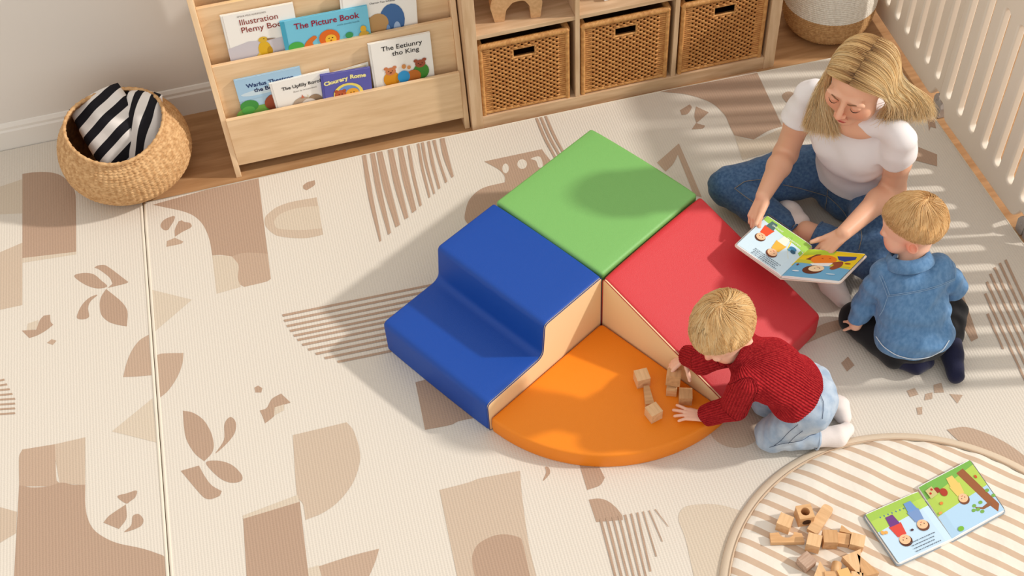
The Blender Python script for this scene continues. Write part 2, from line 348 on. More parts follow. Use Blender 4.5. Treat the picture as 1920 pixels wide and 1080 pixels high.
b = MB().use(bm_); b.tube([(seam_x(y)-.0062, y, -.0030) for y in np.linspace(-1.6, 1.37, 30)], .0054, 10); b.build('edge_binding', root)
ro = [(seam_x(-1.6)+.004, -1.6), (1.39, -1.6), (1.374, -.9)]+[(1.372, .8), (1.366, .86), (1.345, .905), (1.30, .935), (1.20, .951), (.53, .970), (-.4, .972), (seam_x(.966)+.004, .966)]
root = play_mat('play_mat', ro, PRINT_R, 1, 'large cream play mat with taupe abstract shapes, under the coloured climbing blocks')
b = MB().use(bm_); b.tube([(seam_x(y)+.0062, y, -.0030) for y in np.linspace(-1.6, .966, 30)], .0054, 10); b.tube([(p[0], p[1], -.001) for p in ro[3:]], .0028, 6); b.tube([ (1.374,-.9,-.001),(1.372,.8,-.001)], .0028, 6); b.build('edge_binding', root)

# ---------------------------------------------------------------- soft climbing blocks
TH = -1.0345; BS, BH, BA, BB, BH2, BHO, BR_, BC, BHR = .4351, .2660, .2420, .4794, .1330, .0610, .4729, .4752, .0866
RM = Matrix.Rotation(TH, 4, 'Z')
def vinyl(name, rgb, spec=.62, r=.50):
    return mat(name, rgb, r, bump=.35, bscale=620, spec=spec)
def offset_poly(P, d):
    n = len(P); out = []
    for i in range(n):
        a, b, c = Vector(P[i-1]), Vector(P[i]), Vector(P[(i+1) % n])
        e1 = (b-a); e2 = (c-b)
        n1 = Vector((e1.y, -e1.x)).normalized() if e1.length > 1e-9 else Vector((0, 0)); n2 = Vector((e2.y, -e2.x)).normalized() if e2.length > 1e-9 else n1
        m = (n1+n2); m = m/max(m.length_squared/2, .5) if m.length > 1e-6 else n1
        out.append(b+m*d)
    return out
def puff_extrude(mb, poly, w, r=.012, bulge=.004, N=14, fn=None):
    """poly 2D CCW (a,b) extruded 0..w along c, rounded ends, soft belly"""
    st = []
    for k in range(5): e = r*(1-math.cos(k/4*PI/2)); st.append((e, -(r-math.sqrt(max(0, r*r-(r-e)**2)))))
    for k in range(1, N): t = k/N; st.append((r+(w-2*r)*t, bulge*math.sin(PI*t)**.6))
    st += [(w-e, d) for e, d in st[:5][::-1]]
    rings = [[fn(p.x, p.y, e) for p in offset_poly(poly, d)] for e, d in st]
    mb.grid(np.array([[tuple(v) for v in rg] for rg in rings]), closed_u=True)
    n = len(poly)
    mb.add(rings[0], [tuple(range(n))]); mb.add(rings[-1], [tuple(range(n))[::-1]])
def soft_block(name, label, poly, w, axis, o0, m, side_m, rad, sidepoly=None, near_side=None):
    root = thing(name, label, 'soft play block', tuple(RM @ Vector((o0[0], o0[1], 0))), TH, 'soft play climbing blocks')
    fn = (lambda a, b, c: Vector((c, a, b))) if axis == 'x' else (lambda a, b, c: Vector((a, c, b)))
    mb = MB().use(m, True); P = round_poly(poly, rad, 6); P = densify(P, .03)
    puff_extrude(mb, P, w, .010, .0035, 14, fn)
    mb.build('cover', root, world=False)
    if side_m:
        sp = offset_poly(round_poly(poly, [max(x, .006) for x in (rad if hasattr(rad, '__len__') else [rad]*len(poly))], 6), -.0028)
        c0, c1 = (near_side, near_side+(.0025 if near_side > .1 else -.0025)); mb = MB().use(side_m)
        V = [fn(p.x, p.y, c0) for p in sp]+[fn(p.x, p.y, c1) for p in sp]; n = len(sp)
        V2, F2 = curve_mesh([[(p.x, p.y) for p in sp]])
        mb.add([fn(v.x, v.y, c1) for v in V2], F2); mb.add(V, [(i, (i+1) % n, n+(i+1) % n, n+i) for i in range(n)])
        mb.build('side_panel', root, world=False)['label'] = 'cream side panel'
        mb = MB().use(mat('piping_'+m.name, tuple(int(x*.6) for x in PIPE[m.name]), .5)); mb.tube([fn(p.x, p.y, c1) for p in offset_poly(sp, .0012)], .0013, 6, closed=True); mb.build('piping', root, world=False)
    return root
def densify(P, d):
    out = []
    for i in range(len(P)):
        a, b = Vector(P[i]), Vector(P[(i+1) % len(P)]); n = max(1, int((b-a).length/d))
        for k in range(n): out.append(a+(b-a)*k/n)
    return out
PIPE = dict(vinyl_blue=(20, 50, 120), vinyl_red=(170, 60, 50), vinyl_green=(70, 130, 60))
VB = vinyl('vinyl_blue', (6, 70, 164), .42); VR = vinyl('vinyl_red', (204, 36, 46)); VG = vinyl('vinyl_green', (122, 184, 100)); VO = vinyl('vinyl_orange', (238, 134, 10), .45); VC = mat('vinyl_cream', (240, 211, 164), .5, bump=.12, bscale=300)
# profiles are counter-clockwise in (a, z)
g = .0035
soft_block('corner_block', 'square green climbing block, tallest of the four, touching the blue steps and red ramp', [(g, 0), (BS, 0), (BS, BH), (g, BH)], BS-g, 'x', (-BS, 0), VG, None, .012)
root = thing('step_block', 'blue vinyl two-step block with cream side, left of the green block', 'soft play block', tuple(RM @ Vector((-BS, 0, 0))), TH, 'soft play climbing blocks')
def side_block(root, poly, w, m, rad, fn, c):
    mb = MB().use(m, True); P = densify(round_poly(poly, rad, 6), .03); puff_extrude(mb, P, w, .009, .003, 14, fn); mb.build('cover', root, world=False)
    sp = offset_poly(round_poly(poly, [max(x, .006) for x in rad], 6), -.003); c1 = w+.0025 if c else -.0025; c0 = w-.004 if c else .004
    V2, F2 = curve_mesh([[(p.x, p.y) for p in sp]]); n = len(sp)
    mb = MB().use(VC); mb.add([fn(v.x, v.y, c1) for v in V2], F2); mb.add([fn(p.x, p.y, c0) for p in sp]+[fn(p.x, p.y, c1) for p in sp], [(i, (i+1) % n, n+(i+1) % n, n+i) for i in range(n)])
    mb.build('side_panel', root, world=False)['label'] = 'cream side panel'
    mb = MB().use(mat('piping_'+m.name, PIPE[m.name], .5)); mb.tube([fn(p.x, p.y, c1-.001) for p in offset_poly(sp, .0012)], .0014, 6, closed=True); mb.build('piping', root, world=False)
side_block(root, [(-BB, 0), (-g, 0), (-g, BH), (-BA, BH), (-BA-.012, BH2), (-BB, BH2-.004)], BS, VB, [.008, .004, .010, .018, .03, .02], lambda a, b, c: Vector((c, a, b)), True)
root = thing('ramp_block', 'red vinyl ramp with cream side, right of the green block', 'soft play block', tuple(RM @ Vector((0, 0, 0))), TH, 'soft play climbing blocks')
side_block(root, [(g, 0), (BC, 0), (BC, BHR), (g, BH)], BS, VR, [.004, .008, .02, .014], lambda a, b, c: Vector((a, c, b)), False)
# orange quarter-circle pad
root = thing('quarter_circle_pad', 'flat orange quarter-circle pad with loose wooden blocks on it', 'soft play block', (0, 0, 0), TH, 'soft play climbing blocks')
qp = [(g+.003, -g-.003)]+[(BR_*math.sin(a), -BR_*math.cos(a)) for a in np.linspace(.01, PI/2-.01, 40)]
qp = round_poly(qp, [.016]+[.035]+[0]*38+[.035], 6); qp = [p for i, p in enumerate(qp) if (Vector(p)-Vector(qp[i-1])).length > 1e-4]; qp = densify(qp, .02); cen = Vector((BR_*.42, -BR_*.42))
mb = MB().use(VO, True); rings = []
r = .008
for k in range(4): a = k/3*PI/2; rings.append((r*.4*(math.sin(a)-1), r*.4*(1-math.cos(a))))
rings += [(.0015, BHO*.5)]
for k in range(6): a = k/5*PI/2; rings.append((-r*(1-math.cos(a)), BHO-r+r*math.sin(a)))
G3 = [[(p.x, p.y, z) for p in offset_poly(qp, d)] for d, z in rings]
mb.grid(np.array(G3), closed_u=True); V2_, F2_ = curve_mesh([[(p[0], p[1]) for p in G3[-1]]]); mb.add([(v.x, v.y, BHO+.00005) for v in V2_], orient(V2_, F2_), False); mb.build('cover', root, world=False)
mb = MB().use(mat('orange_seam', (214, 112, 8), .5)); mb.tube([(p.x, p.y, BHO-.006) for p in offset_poly(qp, -.0025)], .0016, 6, closed=True); mb.build('piping', root, world=False)

# ---------------------------------------------------------------- sling bookshelf
SW = wood('maple', (238, 206, 166), (224, 189, 147), 'x', 5); SWz = wood('maple_side', (240, 209, 170), (228, 194, 153), 'z', 5)
x0, x1 = -.985, -.163; LEAN = .085
bs = thing('bookshelf', 'pale wooden front-facing bookshelf with tiers of picture books, against the wall', 'bookshelf', ((x0+x1)/2, 1.2, ZF))
for xa in (x0, x1-.018):
    mb = MB().use(SWz); zt = 1.0; P = [(1.003, ZF), (1.36, ZF), (1.36, zt), (1.003+LEAN*zt+.02, zt)]
    n = 4; V = [(xa, a, b) for a, b in P]+[(xa+.018, a, b) for a, b in P]
    mb.add(V, [(0, 1, 2, 3)[::-1], (4, 5, 6, 7)]+[(i, (i+1) % n, n+(i+1) % n, n+i) for i in range(n)]); mb.build('side_panel', bs, bevel=.0015)
tiers = []
for k, (yt, zt, zb) in enumerate(((1.010, .238, .035), (1.052, .432, .10), (1.092, .632, .29), (1.132, .84, .49))):
    mb = MB().use(SW); mb.span(x0+.018, x1-.018, yt, yt+.014, zb, zt); mb.build('front_board', bs, bevel=.0015)
    if k < 3:
        mb = MB().use(SW); mb.span(x0+.018, x1-.018, yt+.014, yt+.042+.0, zb+.05, zb+.062); mb.build('pocket_floor', bs)
    tiers.append((yt, zt))
# books in the pockets
RB = {}
def shelf_book(name, label, tl, tr, hgt, tier, col, edge, art, thick=.008, dy=.0, group='picture books on the bookshelf', page=(245, 240, 228)):
    y = tiers[tier][0]+.0145+dy; A = aty(*tl, y); B = aty(*tr, y)
    ex = (B-A); w = ex.length; ex.normalize(); ey = Vector((0, 0, 1)); ang = math.atan2(ex.z, ex.x)
    R = Matrix.Rotation(-ang, 3, 'Y'); tilt = Matrix.Rotation(-.02, 3, 'X'); R = R @ tilt
    X = R @ Vector((1, 0, 0)); Z = R @ Vector((0, 0, 1)); N = R @ Vector((0, -1, 0)); O = A-Z*hgt
    root = thing(name, label, 'book', tuple(O), 0, group)
    c = A+X*w/2-Z*hgt/2-N*thick/2
    mb = MB().use(flat(col, .4)); mb.box(c+N*(thick/2-.001), (w, .002, hgt), R); mb.box(c-N*(thick/2-.001), (w, .002, hgt), R); mb.box(c-X*(w/2-.001), (.002, thick, hgt), R)
    mb.use(flat(edge, .4)); mb.box(A+X*.008-Z*hgt/2+N*.0003, (.0012, .0012, hgt*.99), R)
    a = Art(mb, O+N*.0004, X*w, Z*hgt); art(a); mb.build('cover', root)
    mb = MB().use(flat(page)); mb.box(c+X*.001-Z*.0, (w-.006, thick-.004, hgt-.006), R); mb.build('pages', root)
    return root
W = (246, 243, 238)
def a1(a):
    a.poly([(0, 0), (1, 0), (1, .42), (.55, .40), (.3, .44), (0, .36)], (205, 200, 208))
    a.text('Illustration', .50, .77, .030, (140, 50, 40), .004, sx=.95); a.text('Plemy Book', .55, .62, .030, (140, 50, 40), .004)
    a.text('EMILIE MILE KARIMORES', .42, .92, .0085, (120, 110, 105))
    a.ell(.50, .24, .09, .16, (222, 178, 40)); a.ell(.50, .43, .065, .055, (218, 178, 55)); a.poly([(.55, .44), (.68, .42), (.56, .40)], (140, 110, 90)); a.ell(.515, .445, .008, .009, (30, 30, 30)); a.poly([(.42,.2),(.3,.05),(.46,.1)],(235,200,90)); a.ell(.57,.2,.035,.08,(190,145,30))
def a2(a):
    a.poly([(0, 0), (.05, 0), (.05, 1), (0, 1)], (70, 165, 195))
    a.text('The Picture Book', .52, .72, .0315, (150, 25, 55), .016, sx=.92); a.text('emilie joanilld koarila', .76, .60, .0085, (70, 120, 140))
    a.poly([(.05, 0), (1, 0), (1, .12), (.7, .2), (.45, .16), (.25, .2), (.05, .14)], (90, 150, 150), True)
    a.ell(.13, .22, .09, .15, (75, 175, 75)); a.poly([(.22, .05), (.24, .28), (.34, .45), (.38, .38), (.32, .25), (.36, .05)], (215, 115, 45), True)
    a.ell(.52, .30, .12, .25, (222, 108, 35)); a.ell(.535, .26, .065, .14, (240, 190, 60)); a.ell(.515, .30, .008, .015, (60, 30, 20)); a.ell(.555, .30, .008, .015, (60, 30, 20)); a.ell(.535, .23, .012, .018, (150, 70, 30))
    a.ell(.75, .28, .045, .09, (60, 150, 90)); a.ell(.92, .38, .035, .10, (225, 175, 50)); a.ell(.92, .22, .06, .1, (200, 160, 60)); a.ell(.98,.14,.05,.08,(80,150,70))
    a.ell(.1,.08,.1,.08,(60,160,60))
def a3(a):
    a.text('Smory', .47, .83, .034, (35, 35, 40), .02); a.text('Charmin Too Wildstar', .55, .70, .009, (70, 70, 75), .01)
    a.ell(.66, .36, .17, .30, (70, 110, 165)); a.ell(.30, .28, .28, .20, (175, 135, 90)); a.ell(.47, .34, .14, .18, (190, 150, 100)); a.ell(.22, .30, .018, .02, (60, 40, 30)); a.ell(.32, .30, .018, .02, (60, 40, 30)); a.ell(.27, .23, .03, .025, (90, 60, 45)); a.ell(.72, .18, .05, .15, (165, 190, 225)); a.ell(.6,.15,.03,.15,(120,155,205))
def a4(a):
    a.poly([(0, .45), (1, .5), (1, 1), (0, 1)], (168, 204, 232)); a.poly([(.06,.62),(.5,.7),(.95,.64),(.6,.56),(.2,.54)], (205,225,238), True); a.poly([(0, 0), (1, 0), (1, .22), (.5, .26), (0, .24)], (125, 175, 80), True)
    a.text('Warlus Theatron', .52, .76, .022, (35, 60, 110), .03); a.text('the Being', .45, .62, .022, (30, 45, 90), .03)
    a.ell(.13, .30, .14, .15, (70, 150, 70)); a.ell(.10, .2, .1, .1, (95, 175, 80)); a.ell(.58, .26, .22, .24, (160, 80, 55)); a.ell(.75, .25, .12, .16, (60, 130, 70)); a.ell(.66, .16, .10, .12, (130, 90, 150)); a.ell(.85,.35,.12,.1,(200,160,50))
def a5(a):
    a.text('The Upfilly Rorols', .52, .74, .0185, (45, 42, 40), .02); a.text('Illustr by ormonrdland', .54, .62, .0085, (120, 115, 110))
    a.ell(.45, .25, .17, .20, (190, 170, 150)); a.ell(.66, .27, .12, .18, (165, 140, 115)); a.ell(.55, .20, .13, .17, (232, 226, 220)); a.ell(.51, .22, .015, .02, (50, 40, 40)); a.ell(.59, .22, .015, .02, (50, 40, 40)); a.ell(.55, .16, .02, .015, (90, 60, 60)); a.poly([(.44, .42), (.47, .52), (.50, .42)], (205, 120, 90)); a.poly([(.54, .42), (.55, .5), (.58, .42)], (225, 215, 190)); a.ell(.17, .22, .02, .025, (170, 140, 90)); a.poly([(.75,0),(.98,0),(.98,.9),(.75,.85)],(222,215,212)) if False else None
def a6(a):
    a.text('Clourary', .30, .70, .022, (245, 235, 160), .05, rot=.16); a.text('Rome', .74, .76, .022, (245, 235, 160), .05, rot=-.02)
    a.ell(.52, .30, .30, .34, (240, 220, 110)); a.ell(.52, .30, .23, .27, (110, 150, 215)); a.ell(.36, .30, .12, .15, (190, 95, 60)); a.ell(.28, .42, .04, .05, (180, 85, 50)); a.ell(.44, .42, .04, .05, (180, 85, 50)); a.ell(.60, .32, .13, .14, (235, 170, 60)); a.ell(.57,.33,.012,.015,(60,30,20)); a.ell(.63,.33,.012,.015,(60,30,20)); a.ell(.33,.32,.012,.015,(60,30,20)); a.ell(.39,.32,.012,.015,(60,30,20)); a.poly([(.80, .28), (.92, .34), (.94, .2), (.84, .16)], (240, 215, 90))
def a7(a):
    a.text('The Eetiunry', .53, .80, .026, (35, 32, 32), .008); a.text('tho King', .58, .665, .026, (35, 32, 32), .008)
    def bear(x, y, f, b, s=1):
        a.ell(x, y-.17, .13*s, .17*s, b); a.ell(x, y, .085*s, .085*s, f); a.ell(x-.07*s, y+.075*s, .035*s, .035*s, f); a.ell(x+.07*s, y+.075*s, .035*s, .035*s, f); a.ell(x-.03*s, y+.01, .009, .010, (40, 25, 20)); a.ell(x+.03*s, y+.01, .009, .010, (40, 25, 20)); a.ell(x, y-.025, .02*s, .016*s, (120, 60, 40))
    bear(.30, .34, (208, 130, 85), (222, 150, 35)); bear(.79, .39, (160, 85, 60), (70, 140, 55)); a.ell(.66, .15, .12, .14, (190, 110, 45)); a.ell(.50, .18, .10, .13, (50, 150, 210)); a.ell(.52, .40, .035, .05, (205, 140, 80)); a.ell(.60, .36, .03, .04, (215, 150, 95))
shelf_book('picture_book', 'white picture book with brown title and yellow duck, left end of the middle tier', (412, 31), (549, 6), .20, 1, W, (215, 210, 205), a1, dy=.010)
shelf_book('picture_book', 'blue picture book with red title and orange lion, centre of the middle tier', (524, 42), (688, 11), .135, 1, (120, 200, 228), (70, 150, 180), a2, dy=0)
shelf_book('picture_book', 'white picture book with blue and brown animals, right end of the middle tier', (635, -15), (778, -37), .215, 1, W, (215, 210, 205), a3, dy=.010)
shelf_book('picture_book', 'light blue picture book with green tree, left end of the lowest tier', (438, 152), (562, 126), .16, 0, (176, 208, 232), (120, 165, 200), a4, dy=.0185)
shelf_book('picture_book', 'white picture book with grey fluffy animal, second in the lowest tier', (504, 158), (617, 131), .15, 0, W, (215, 210, 205), a5, dy=.0095)
shelf_book('board_book', 'violet-blue board book with cream title, standing in the lowest tier', (600, 142), (694, 127), .13, 0, (96, 96, 178), (80, 80, 160), a6, dy=.0005)
shelf_book('picture_book', 'white picture book with four cartoon bears, right end of the lowest tier', (689, 84), (806, 61), .19, 0, W, (215, 210, 205), a7, dy=.014)
shelf_book('picture_book', 'yellow book mostly cut off at the upper edge of the photo', (400, -110), (560, -140), .21, 2, (225, 212, 40), (190, 175, 30), lambda a: None, dy=.004)
# loose pages fanned behind the violet book
pb = thing('open_booklet', 'white fanned booklet pages sticking up behind the violet board book', 'book', tuple(aty(640, 160, 1.03)), 0)
for k, (a, b) in enumerate((((604,143),(686,121)), ((602,142),(690,116)))):
    A, B = aty(*a, 1.0425+.002*k), aty(*b, 1.0425+.002*k); mb = MB().use(flat((248, 244, 232) if k else (236, 222, 190))); D = Vector((0, .0, -.11))
    mb.add([A, B, B+D, A+D, A+Vector((0, .0015, 0)), B+Vector((0, .0015, 0)), B+D+Vector((0, .0015, 0)), A+D+Vector((0, .0015, 0))], [(0, 3, 2, 1), (4, 5, 6, 7), (0, 1, 5, 4), (1, 2, 6, 5), (2, 3, 7, 6), (3, 0, 4, 7)]); mb.build('page', pb)

# ---------------------------------------------------------------- cube storage unit
OK = wood('oak_veneer', (220, 187, 152), (202, 166, 129), 'x', 6); OKz = wood('oak_veneer_upright', (221, 189, 154), (204, 169, 132), 'z', 6)
cx0, cx1, cy0, cy1 = -.158, .960, .985, 1.365; zb = .040; BY = .336; T = .04; t_ = .016
cu_ = thing('storage_cabinet', 'low oak cube storage unit holding three wicker baskets, right of the bookshelf', 'shelf unit', ((cx0+cx1)/2, 1.17, ZF))
ztop = zb+2*BY+t_+.04
for xa in (cx0, cx1-T): mb = MB().use(OKz); mb.span(xa, xa+T, cy0, cy1, ZF, ztop); mb.build('side_panel', cu_, bevel=.0012)
mb = MB().use(OK); mb.span(cx0+T, cx1-T, cy0+.002, cy1, ZF, zb); mb.build('plinth', cu_, bevel=.0012)
mb = MB().use(OK); mb.span(cx0+T, cx1-T, cy0+.002, cy1, ztop-.04, ztop); mb.build('top', cu_, bevel=.0012)
xs = [cx0+T, cx0+T+.3355, cx0+T+.3355+t_, cx0+T+.671+t_, cx0+T+.671+2*t_, cx1-T]
for k in (1, 3): mb = MB().use(OKz); mb.span(xs[k], xs[k]+t_, cy0+.004, cy1-.01, zb, ztop-.04); mb.build('divider', cu_, bevel=.001)
for k in (0, 2, 4): mb = MB().use(OK); mb.span(xs[k], xs[k+1], cy0+.006, cy1-.01, zb+BY, zb+BY+t_); mb.build('shelf_board', cu_, bevel=.001)
mb = MB().use(OK); mb.span(cx0+T, cx1-T, cy1-.01, cy1, zb, ztop-.04); mb.build('back_panel', cu_)
# wicker baskets
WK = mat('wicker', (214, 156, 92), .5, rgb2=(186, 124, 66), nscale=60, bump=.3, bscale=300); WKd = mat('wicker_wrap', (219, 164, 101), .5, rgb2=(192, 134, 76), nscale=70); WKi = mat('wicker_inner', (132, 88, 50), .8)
def weave_wall(mb, P0, U, w, h, nr=31, nc=20, hole=None, margin=.03):
    """horizontal weavers wave over upright stakes; open ladder near both ends"""
    U = Vector(U); N = Vector((U.y, -U.x, 0)); Z = Vector((0, 0, 1)); P0 = Vector(P0)
    for r_ in range(nr):
        z = .012+(h-.034)*r_/(nr-1); segs = [(0.006, w-.006)]
        if hole and hole[2] < z < hole[3]: segs = [(0.006, hole[0]), (hole[1], w-.006)]
        for a, b in segs:
            n = max(4, int((b-a)/.0034)); pts = []
            for i in range(n+1):
                s = a+(b-a)*i/n; amp = .0042 if margin < s < w-margin else .0
                ph = (s-margin)/(w-2*margin)*nc*PI+(r_ % 2)*PI
                pts.append(P0+U*s+Z*z+N*(amp*math.sin(ph)))
            mb.tube(pts, .0042, 5)
    for c in range(nc+1):
        s = margin+(w-2*margin)*c/nc; zz = [(.006, h-.015)]
        if hole and hole[0] < s < hole[1]: zz = [(.006, hole[2]), (hole[3], h-.015)]
        for a, b in zz: mb.tube([P0+U*s+Z*a, P0+U*s+Z*b], .0028, 5)
def wrapped(mb, pts, r, pitch=.0048):
    """tube with wrap ridges"""
    P = [Vector(p) for p in pts]; out = []; rr = []
    for i in range(len(P)-1):
        n = max(2, int((P[i+1]-P[i]).length/pitch*3))
        for k in range(n): out.append(P[i]+(P[i+1]-P[i])*k/n)
    out.append(P[-1]); rr = [r*(1+.10*math.sin(2*PI*k/3)) for k in range(len(out))]
    mb.tube(out, rr, 8)
def wicker_basket(xc, label, w=.300, h=.300, d=.33, y=1.0, z=.040):
    b = thing('wicker_basket', label, 'basket', (xc, y+d/2, z), 0, 'wicker baskets in the cube storage')
    H = (w/2-.040, w/2+.040, h-.076, h-.038)
    mb = MB().use(WK, True); weave_wall(mb, (xc-w/2, y, z), (1, 0, 0), w, h, hole=H); mb.build('front_weave', b)
    for P0, U, ww in (((xc-w/2, y+d, z), (0, -1, 0), d), ((xc+w/2, y, z), (0, 1, 0), d)):
        mb = MB().use(WK, True); weave_wall(mb, P0, U, ww, h, nr=31, nc=12); mb.build('side_weave', b)
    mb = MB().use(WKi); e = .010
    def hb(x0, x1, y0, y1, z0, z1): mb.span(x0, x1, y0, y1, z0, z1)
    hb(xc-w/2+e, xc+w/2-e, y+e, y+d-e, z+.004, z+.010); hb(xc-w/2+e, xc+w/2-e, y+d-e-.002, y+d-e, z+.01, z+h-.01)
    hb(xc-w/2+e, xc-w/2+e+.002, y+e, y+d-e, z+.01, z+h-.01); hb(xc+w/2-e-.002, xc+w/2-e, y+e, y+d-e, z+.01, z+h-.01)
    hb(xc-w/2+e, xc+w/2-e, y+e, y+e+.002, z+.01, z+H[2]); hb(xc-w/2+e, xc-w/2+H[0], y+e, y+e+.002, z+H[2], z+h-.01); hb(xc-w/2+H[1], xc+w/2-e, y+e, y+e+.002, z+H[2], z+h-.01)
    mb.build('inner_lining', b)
    for xx in (xc-w/2, xc+w/2):
        for yy in (y, y+d): mb = MB().use(WKd, True); wrapped(mb, [(xx, yy, z), (xx, yy, z+h-.01)], .0085); mb.build('corner_post', b)
    mb = MB().use(WKd, True); zr = z+h-.004; wrapped(mb, [(xc-w/2, y+d*.5, zr), (xc-w/2, y, zr), (xc+w/2, y, zr), (xc+w/2, y+d, zr), (xc-w/2, y+d, zr), (xc-w/2, y+d*.5, zr)], .011); mb.build('rim', b)
    mb = MB().use(WKd, True); wrapped(mb, [(xc-w/2, y, z+.008), (xc+w/2, y, z+.008)], .007); mb.build('base_band', b)
    mb = MB().use(WKd, True); x0, x1, z0, z1 = xc-w/2+H[0], xc-w/2+H[1], z+H[2], z+H[3]
    wrapped(mb, [((x0+x1)/2, y, z0), (x0, y, z0), (x0, y, z1), (x1, y, z1), (x1, y, z0), ((x0+x1)/2, y, z0)], .0042, .004); mb.build('handle_opening', b)
wicker_basket((xs[0]+xs[1])/2-.008, 'brown wicker basket in the lower left cube, next to the bookshelf')
wicker_basket((xs[2]+xs[3])/2-.004, 'brown wicker basket in the lower middle cube of the storage unit')
wicker_basket((xs[4]+xs[5])/2, 'brown wicker basket in the lower right cube, nearest the woman')
BT = wood('beech', (222, 178, 132), (206, 160, 114), 'y', 8)
# wooden arch animal on the shelf (only its legs in view)
zs = zb+BY+t_+.001
P = [(0, 0), (.032, 0), (.040, .045), (.062, .072), (.10, .078), (.118, .050), (.120, 0), (.152, 0), (.160, .06), (.150, .13), (.11, .16), (.04, .16), (.0, .12), (-.012, .06)]
P = round_poly(P, [.003, .003, .02, .02, .02, .02, .003, .003, .02, .03, .03, .03, .03, .02], 4)
o_ = aty(925, 38, 1.06); mb = MB().use(BT); Mx = Matrix.Translation((o_.x, 1.04, zs)) @ Matrix.Rotation(-.12, 4, 'Z') @ Matrix.Rotation(PI/2, 4, 'X')
V2, F2 = curve_mesh([[(p.x, p.y) for p in P]]); n = len(P)
mb.add([Mx @ Vector((v.x, v.y, 0)) for v in V2], F2); mb.add([Mx @ Vector((v.x, v.y, -.04)) for v in V2], F2); mb.add([Mx @ Vector((p.x, p.y, 0)) for p in P]+[Mx @ Vector((p.x, p.y, -.04)) for p in P], [(i, (i+1) % n, n+(i+1) % n, n+i) for i in range(n)], True)
tag(mb.build('wooden_toy'), 'plain beech arched toy on the shelf above the left wicker basket', 'toy')
o_ = aty(1128, 8, 1.05); mb = MB().use(flat((240, 240, 238))); mb.box((o_.x+.07, 1.09, zs+.011), (.14, .10, .022), Matrix.Rotation(.08, 3, 'Z'))
tag(mb.build('white_box', bevel=.002), 'low white box on the shelf above the middle basket', 'box')

# ---------------------------------------------------------------- belly basket with striped cushions
SG = mat('seagrass', (218, 178, 130), .7, rgb2=(184, 140, 94), nscale=70, spec=.2)
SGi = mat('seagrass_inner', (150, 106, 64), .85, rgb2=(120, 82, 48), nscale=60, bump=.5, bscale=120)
bk = thing('belly_basket', 'round woven seagrass basket holding striped cushions, standing left of the bookshelf', 'basket', (-1.318, 1.138, 0))
prof = [(.0, .001), (.10, .0), (.150, .004), (.176, .022), (.193, .055), (.202, .085), (.2045, .095), (.206, .12), (.205, .15), (.198, .185), (.186, .215), (.172, .238), (.162, .250), (.157, .262), (.155, .272)]
def prof_at(t):
    t = max(0, min(.9999, t))*(len(prof)-1); i = int(t); f = t-i; p0 = prof[max(i-1, 0)]; p1 = prof[i]; p2 = prof[i+1]; p3 = prof[min(i+2, len(prof)-1)]
    return [.5*((2*a1)+(a2-a0)*f+(2*a0-5*a1+4*a2-a3)*f*f+(3*a1-a0-3*a2+a3)*f**3) for a0, a1, a2, a3 in zip(p0, p1, p2, p3)]
NU, NV = 432, 150
pr = np.array([prof_at(k/(NV-1)) for k in range(NV)]); ln = np.concatenate([[0], np.cumsum(np.hypot(*np.diff(pr, axis=0).T))])
TT = np.linspace(0, 2*PI, NU, endpoint=False)[None, :]; S = ln[:, None]; R0 = pr[:, 0][:, None]; Z0 = pr[:, 1][:, None]
row = S/.0105; j = np.floor(row); fr = row-j; cells = 72
uu = TT/(2*PI)*cells+.5*(j % 2)+np.where(j % 2 == 0, fr, -fr)*.45; fu = uu-np.floor(uu)
dz = np.abs(np.sin(PI*fr))**.6*np.abs(np.sin(PI*fu))**.6
band = (S > .105) & (S < .215); d2 = np.abs(np.sin(PI*S/.0062))**.7*(.55+.45*np.sin(TT*110+np.floor(S/.0062)*PI))
disp = np.where(band, d2*.0036, dz*.0055); disp[0] = 0
Rr = R0+disp*np.clip(R0/.12, 0, 1); tilt = np.clip(Z0/.27, 0, 1)
X = Rr*np.cos(TT); Y = Rr*np.sin(TT); Z = Z0+0*TT
Zt = Z+tilt*(Y*.16+.012*np.cos(2*TT)-.006*np.sin(TT)); Xt = X+tilt*.004; Yt = Y-tilt*.065*1.0
P3 = np.stack([Xt*1.03-1.318, Yt*1.03+1.138, np.maximum(Zt, .0005)], -1)
mb = MB().use(SG, True); mb.grid(P3, closed_u=True); mb.build('body', bk)
mb = MB().use(SG, True); rimp = [P3[-1, k] for k in range(0, NU, 3)]; cen = np.mean(rimp, axis=0)
mb.tube([tuple(cen+(p-cen)*.985) for p in rimp], [.0062*(1+.16*math.sin(k*1.9)) for k in range(len(rimp))], 8, closed=True); mb.build('rim', bk)
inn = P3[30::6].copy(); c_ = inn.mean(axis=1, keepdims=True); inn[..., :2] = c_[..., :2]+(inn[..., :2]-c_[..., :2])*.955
mb = MB().use(SGi, True); mb.grid(inn[:, ::4], closed_u=True); mb.build('lining', bk)
